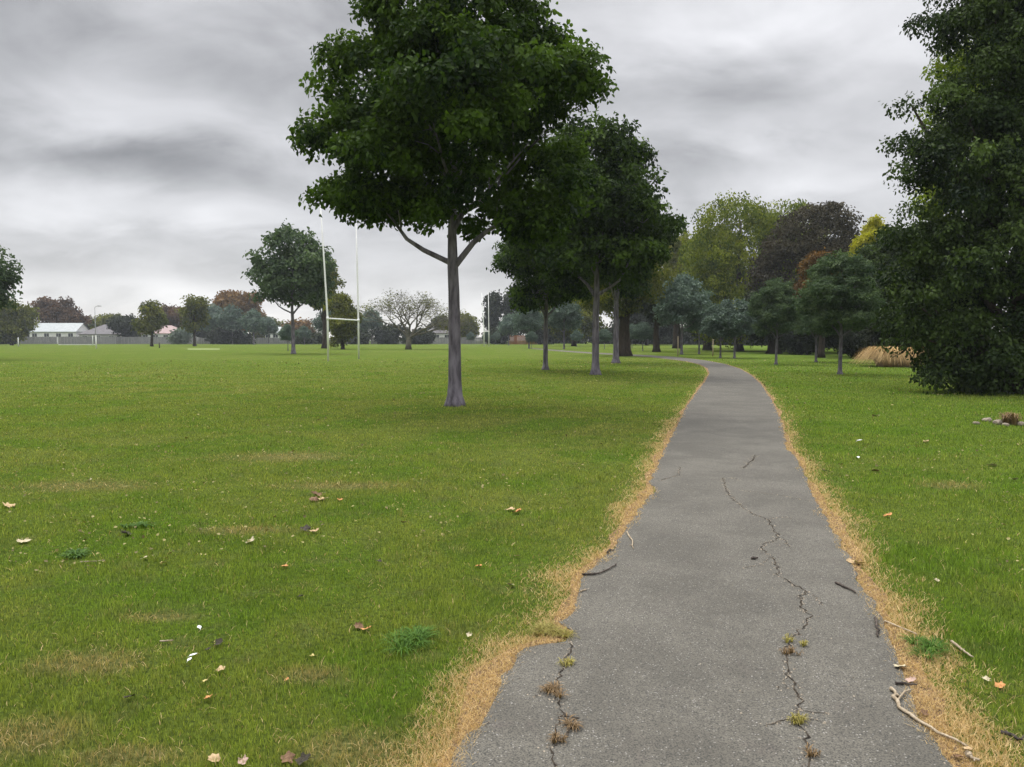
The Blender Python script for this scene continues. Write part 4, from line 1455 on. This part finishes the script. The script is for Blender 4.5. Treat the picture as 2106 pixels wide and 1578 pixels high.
twig([(1196, 1187), (1228, 1186), (1252, 1176), (1266, 1165)], .008, 'twig_dark', 'dark curved twig at the left edge of the path')
twig([(1289, 1098), (1299, 1115), (1302, 1133)], .007, 'twig_pale', 'pale thin bent twig above the dark curved one')
twig([(1248, 1143), (1255, 1135), (1262, 1137)], .007, 'twig_dark', 'short dark hooked twig at the left path edge', )
twig([(1192, 1222), (1208, 1217)], .005, 'twig_pale', 'tiny pale twig just below the dark curved one')
twig([(1719, 1205), (1740, 1214), (1760, 1225)], .009, 'twig_dark', 'straight dark stick on the right side of the path')
twig([(1803, 1278), (1804, 1296), (1805, 1315)], .008, 'twig_dark', 'dark stick pointing along the right path edge')
twig([(1837, 1425), (1840, 1444), (1852, 1464), (1885, 1490), (1930, 1515), (1962, 1530), (1988, 1545)], .009, 'twig_pale', 'long curved pale branch lying over the right path edge', fork=[(1846, 1450), (1860, 1432), (1878, 1427)], name='fallen_branch')
twig([(1840, 1413), (1862, 1413), (1885, 1416)], .007, 'twig_dark', 'short dark stick above the long pale branch')
twig([(1545, 1154), (1558, 1153)], .009, 'twig_dark', 'small black bit of bark on the path left of the long crack', name='bark_bit')
twig([(1822, 1284), (1860, 1300), (1885, 1312)], .006, 'twig_pale', 'thin pale twig in the dry grass above the green clump')
twig([(1955, 1325), (1985, 1350), (2000, 1358)], .007, 'twig_pale', 'pale twig in the grass right of the green clump')
twig([(2062, 1515), (2085, 1523), (2106, 1534)], .008, 'twig_dark', 'brown twig in the grass at the lower right corner')
twig([(1985, 1560), (2000, 1568), (2012, 1575)], .010, 'twig_pale', 'pale broken stick end at the foot of the long branch')
twig([(330, 1325), (358, 1324)], .005, 'twig_pale', 'pale straw lying in the lawn near two white feathers')
twig([(165, 1161), (195, 1159), (215, 1157)], .005, 'twig_pale', 'pale stalk lying below the broad leaved weed')

# ------------------------------------------------------------------ fallen leaves
def leaf_mesh(seed, lobed=True):
    r = random.Random(seed)
    nl = r.choice((5, 5, 7)) if lobed else 1
    pts = []
    nseg = 22
    for k in range(nseg):
        a = 2 * math.pi * k / nseg
        if lobed:
            rad = .36 + .16 * abs(math.cos(a * nl / 2 + .0)) ** 1.6 + r.uniform(-.05, .05)
            rad *= 1.0 - .25 * (math.cos(a) < -.85)
        else:
            rad = .30 + .22 * abs(math.cos(a)) ** 2
        pts.append((rad * math.cos(a), rad * math.sin(a)))
    cl, tw = r.uniform(.25, .95), r.uniform(-.5, .5)

    def zf(x, y):
        return cl * (x * x * .55 + y * y * .9) * .9 + tw * x * y + .05 * math.sin(9 * x + seed) + .02

    m = MB()
    rings = [(0.0, None), (0.5, None), (1.0, None)]
    b = [(0, 0, zf(0, 0))]
    for s in (.5, 1.0):
        for x, y in pts:
            b.append((x * s, y * s, zf(x * s, y * s) + (r.uniform(-.03, .03) if s == 1 else 0)))
    m.v = b
    for k in range(nseg):
        k2 = (k + 1) % nseg
        m.f.append((0, 1 + k, 1 + k2))
        m.s.append(False)
        m.f.append((1 + k, 1 + nseg + k, 1 + nseg + k2, 1 + k2))
        m.s.append(False)
    m.tube([(-.3, 0, zf(-.3, 0)), (-.5, .03, .12), (-.72, .06, .05)], [.022, .018, .012], 5)
    return m.mesh('fallen_leaf')


LC = {'tan': ((.34, .23, .12), (.50, .37, .21)), 'pale': ((.36, .30, .19), (.52, .46, .31)), 'orange': ((.38, .17, .06), (.55, .28, .11)),
      'brown': ((.10, .055, .03), (.20, .12, .07)), 'dark': ((.025, .022, .016), (.06, .05, .035)), 'yellow': ((.42, .33, .11), (.56, .47, .20)), 'pink': ((.34, .23, .18), (.46, .33, .27))}
for k, (a, b) in LC.items():
    M['fall_' + k] = plainmat('fall_' + k, a, b, 4.0, 0.75, 0.2, 0.3, 12)
LMESH = {}
LV = [
    (18, 1045, 30, 'tan', 'tan curled leaf at the left frame edge'), (48, 1118, 30, 'pale', 'pale leaf lying just below the left edge tan one'),
    (183, 991, 14, 'pale', 'small pale leaf alone far up the left lawn'), (336, 1163, 18, 'yellow', 'small yellow tan leaf right of the broad leaved weed'),
    (298, 1152, 18, 'pale', 'pale narrow leaf beside the yellow tan one'), (585, 1170, 20, 'orange', 'small orange leaf in the middle of the left lawn'),
    (516, 1118, 24, 'pale', 'pale leaf at the edge of the worn patch'), (628, 1093, 28, 'dark', 'dark leaf of the pair by the worn patch'),
    (648, 1097, 24, 'tan', 'tan leaf touching the dark one by the worn patch'), (650, 1022, 30, 'brown', 'brown leaf at the back of the small leaf cluster'),
    (664, 1030, 28, 'tan', 'tan leaf at the right of the small leaf cluster'), (645, 1032, 26, 'brown', 'brown leaf at the front of the small leaf cluster'),
    (699, 1032, 16, 'orange', 'small orange leaf just right of the leaf cluster'), (1050, 1052, 24, 'tan', 'tan leaf of the pair below the nearest tree'),
    (1064, 1057, 24, 'orange', 'orange brown leaf of the pair below the nearest tree'), (830, 1079, 14, 'brown', 'small brown leaf at the foot of the pale stalks'),
    (738, 1294, 26, 'brown', 'brown leaf of the pair above the lush tuft'), (754, 1300, 26, 'orange', 'orange leaf of the pair above the lush tuft'),
    (645, 1357, 20, 'yellow', 'pale yellow leaf below the leaf pair of the left lawn'), (454, 1384, 24, 'tan', 'tan leaf right of the two white feathers'),
    (423, 1409, 16, 'yellow', 'small yellow leaf below the tan one'), (430, 1443, 24, 'orange', 'upright salmon orange leaf in the lower left lawn'),
    (590, 1405, 14, 'orange', 'small rusty leaf right of the salmon orange one'), (440, 1571, 34, 'tan', 'large tan leaf cut by the bottom edge'),
    (500, 1575, 28, 'pink', 'pinkish leaf cut by the bottom edge'), (592, 1570, 38, 'brown', 'dark brown leaf of the bottom edge pair, left'),
    (625, 1574, 40, 'dark', 'blackish brown leaf of the bottom edge pair, right'), (985, 1170, 18, 'orange', 'orange leaf in the lawn left of the straw verge'),
    (1063, 1148, 14, 'tan', 'small tan leaf up left of the straw verge'), (1050, 1208, 20, 'pale', 'pale leaf near the straw verge on the left lawn'),
    (965, 1313, 16, 'pale', 'small pale leaf between lush tuft and verge'), (268, 1441, 28, 'dark', 'dark crumpled leaf in the lower left lawn'),
    (450, 1330, 26, 'dark', 'dark hole in the grass above the two white feathers, set as a leaf shape'), (428, 1343, 16, 'dark', 'small dark leaf beside the bigger dark one by the feathers'),  # first entry is a leaf mesh standing in for a dark hole
    (618, 1232, 18, 'dark', 'small dark leaf alone in the middle left lawn'), (260, 1102, 30, 'dark', 'dark leaf under the upper broad leaved weed'),
    (780, 1160, 16, 'dark', 'small dark leaf halfway to the path'), (1752, 1160, 24, 'tan', 'tan leaf of the pair at the right path edge'),
    (1766, 1164, 28, 'yellow', 'yellow tan leaf of the pair at the right path edge'), (1827, 1065, 22, 'orange', 'orange leaf alone on the right lawn'),
    (1853, 1379, 36, 'pale', 'large pale yellow leaf on the right path edge'), (1874, 1406, 26, 'pink', 'pinkish leaf just below the large pale one'),
    (2028, 1405, 20, 'pale', 'pale leaf of the pair on the lower right lawn'), (2056, 1417, 24, 'orange', 'orange tan leaf of the pair on the lower right lawn'),
    (1926, 1200, 16, 'pale', 'small pale leaf on the right lawn below the orange one'), (1905, 911, 16, 'tan', 'small tan leaf on the right lawn near the evergreen'),
    (2040, 960, 22, 'pale', 'pale leaf on the right lawn near the frame edge'), (1800, 972, 20, 'brown', 'brown leaf below the upper white feathers'),
    (1695, 971, 16, 'dark', 'small dark leaf at the right verge'), (1801, 857, 18, 'pale', 'small pale leaf before the evergreen'),
    (2085, 990, 20, 'pale', 'pale leaf at the right frame edge'), (1900, 1475, 22, 'brown', 'brown leaf between long branch and lawn'),
    (1970, 1565, 26, 'brown', 'brown leaf at the foot of the long branch'), (1990, 1550, 24, 'tan', 'tan leaf at the foot of the long branch'),
]
for i, (px, py, sz, c, lab) in enumerate(LV):
    g = G(px, py)
    s = sz * g[1] / F * 0.85
    key = (c, i % 6)
    if key not in LMESH:
        LMESH[key] = leaf_mesh(i % 6 + 1)
        LMESH[key].materials.append(M['fall_' + c])
    o = obj('fallen_leaf', LMESH[key], None, None, (g[0], g[1], .018), random.uniform(0, 6.28), s)
    o.rotation_euler = (random.uniform(-.35, .35), random.uniform(-.35, .35), random.uniform(0, 6.28))
    tag(o, lab, 'leaf', 'fallen leaves lying in the grass')


def feather(px, py, sz, label, rz):
    g = G(px, py)
    s = sz * g[1] / F
    m = MB()
    n = 8
    for side in (-1, 1):
        for k in range(n):
            t0, t1 = k / n, (k + 1) / n
            w0, w1 = .26 * math.sin(math.pi * (t0 * .9 + .08)), .26 * math.sin(math.pi * (t1 * .9 + .08))
            m.poly([(t0 - .5, 0, .22 + .1 * t0), (t1 - .5, 0, .22 + .1 * t1), (t1 - .5, side * w1, .30 + .1 * t1), (t0 - .5, side * w0, .30 + .1 * t0)], True)
    m.tube([(-.7, 0, .1), (-.45, 0, .22), (.5, 0, .31)], [.03, .028, .01], 5)
    tag(obj('feather', m.mesh('feather'), M['feather'], None, (g[0], g[1], .015), rz, s * .8), label, 'feather', 'white feathers on the grass')


feather(398, 1357, 20, 'white feather on the left lawn, upper of two touching', .6)
feather(390, 1366, 18, 'white feather on the left lawn, lower of two touching', 1.4)
feather(1768, 911, 15, 'white feather on the right lawn, farther of two', .2)
feather(1765, 946, 14, 'white feather on the right lawn, nearer of two', 1.2)
feather(410, 1300, 20, 'greyish feather above the two touching white ones', 2.2)

# stones and litter under the evergreen
M['stone'] = plainmat('stone', (.18, .15, .11), (.34, .29, .23), 6, .85, .2, .4, 20)


def stone_mesh(seed):
    r = np.random.default_rng(seed)
    import bmesh
    bm = bmesh.new()
    bmesh.ops.create_icosphere(bm, subdivisions=2, radius=1)
    for v in bm.verts:
        n = v.co.normalized()
        k = 1 + .18 * math.sin(3 * n.x + seed) * math.cos(4 * n.y + 2 * seed) + r.uniform(-.05, .05)
        v.co = (n.x * k, n.y * k * .8, n.z * k * .6)
    me = bpy.data.meshes.new('stone')
    bm.to_mesh(me)
    bm.free()
    me.materials.append(M['stone'])
    return me


SM = [stone_mesh(k) for k in range(3)]
for i, (px, py, s, lab) in enumerate([(2030, 868, .09, 'pale stone under the evergreen, second from the left of the row'), (2052, 873, .10, 'pale stone under the evergreen, third in the row'),
                                      (2008, 873, .06, 'smallest pale stone at the left end of the row under the evergreen'), (2100, 876, .09, 'pale stone right of the brown dead plant under the evergreen'),
                                      (2068, 877, .07, 'pale stone touching the brown dead plant on its left')]):
    g = G(px, py)
    tag(obj('stone', SM[i % 3], None, None, (g[0], g[1], s * .35), i * 1.3, s), lab, 'stone', 'pale stones under the evergreen')
g = G(2084, 874)
tag(obj('dead_plant', blade_bundle('dead_plant', .16, .24, 220, .014, 9, .9, .6), M['weed_brown'], None, (g[0], g[1], 0)), 'brown dead plant clump among pale stones at the right frame edge', 'plant')


# leaf litter too small to count
def litter():
    r = np.random.default_rng(91)
    n = 7500
    rad = np.exp(r.uniform(math.log(6), math.log(60), n))
    an = r.uniform(-.7, .7, n)
    X = np.c_[np.sin(an) * rad, np.cos(an) * rad]
    clump = smooth_noise(X, 2.2, 31) * smooth_noise(X, 0.7, 32)
    keep = ((clump > .36) & (r.random(n) < .8)) | (r.random(n) < .12)
    keep &= ~inside_poly(X, PATH_POLY)
    X, rad = X[keep], rad[keep]
    n = len(X)
    s = .014 + .0015 * rad
    P = np.c_[X, np.full(n, .03)]
    ax = unit(np.c_[r.normal(0, 1, (n, 2)), r.normal(0, .3, n)])
    nn = unit(np.c_[r.normal(0, .5, (n, 2)), np.ones(n)])
    b = unit(np.cross(nn, ax))
    nn = np.cross(ax, b)
    ss = s * (.6 + .8 * r.random(n))
    V = P[:, None, :] + (ax[:, None] * (LEAF[None, :, 0:1] - .5) + b[:, None] * LEAF[None, :, 1:2] + nn[:, None] * LEAF[None, :, 2:3]) * ss[:, None, None]
    o = (np.arange(n) * 6)[:, None]
    Q = np.vstack([o + np.array([[0, 1, 2, 3]]), o + np.array([[0, 3, 4, 5]])])
    tint = np.repeat(r.random(n), 6)
    M['litter'] = leafmat('litter', (.09, .075, .03), (.34, .30, .12), .1, vary=0)
    tag(obj('leaf_litter', mesh_quads('leaf_litter', V.reshape(-1, 3), Q, tint), M['litter']), 'scattered small bits of leaf and clover over the lawn', 'leaf litter', kind='stuff')


litter()


def grit():
    r = np.random.default_rng(17)
    n = 2600
    X = np.c_[r.uniform(-1, 3.2, n), r.uniform(2.4, 9, n)]
    ins = inside_poly(X, PATH_POLY)
    d = np.minimum(dist_poly(X, LEFT), dist_poly(X, RIGHT))
    keep = ins & ((d < .07 * r.random(n) + .02) | (r.random(n) < .10))
    X = [X[keep]]
    for Q_, w_ in CRACKS:
        m_ = int(len(Q_) * 3.2)
        X.append(Q_[r.integers(0, len(Q_), m_)] + r.normal(0, w_ * 1.1, (m_, 2)))
    X = np.vstack(X)
    n = len(X)
    T = np.array([(1, 0, 0), (-.5, .87, 0), (-.5, -.87, 0), (0.1, 0, .8)])
    s = .003 + .004 * r.random(n)
    a = r.random(n) * 6.28
    ca, sa = np.cos(a), np.sin(a)
    V = np.zeros((n, 4, 3))
    for k in range(4):
        V[:, k, 0] = X[:, 0] + s * (T[k, 0] * ca - T[k, 1] * sa)
        V[:, k, 1] = X[:, 1] + s * (T[k, 0] * sa + T[k, 1] * ca)
        V[:, k, 2] = .0105 + s * T[k, 2]
    o = (np.arange(n) * 4)[:, None]
    Q = np.vstack([o + np.array([[0, 1, 3]]), o + np.array([[1, 2, 3]]), o + np.array([[2, 0, 3]])])
    M['grit'] = leafmat('grit', (.035, .028, .022), (.34, .29, .22), 0.0, vary=0)
    tag(obj('grit', mesh_quads('grit', V.reshape(-1, 3), Q, np.repeat(r.random(n), 4)), M['grit']), 'loose grit and crumbs on the path, mostly by its edges', 'grit', kind='stuff')


grit()

# ------------------------------------------------------------------ thin haze
if True:
    m = MB()
    m.box((-640, -80, -1), (640, 660, 34))
    me = m.mesh('haze')
    hm, nt = newmat('haze')
    pv = N(nt, 'ShaderNodeVolumePrincipled')
    pv.inputs['Color'].default_value = (0.82, 0.88, 0.95, 1)
    pv.inputs['Density'].default_value = 0.0003
    pv.inputs['Anisotropy'].default_value = 0.0
    o = N(nt, 'ShaderNodeOutputMaterial')
    L(nt, pv.outputs[0], o.inputs['Volume'])
    tag(obj('haze', me, hm), 'thin pale haze over the whole park', 'haze', kind='stuff')
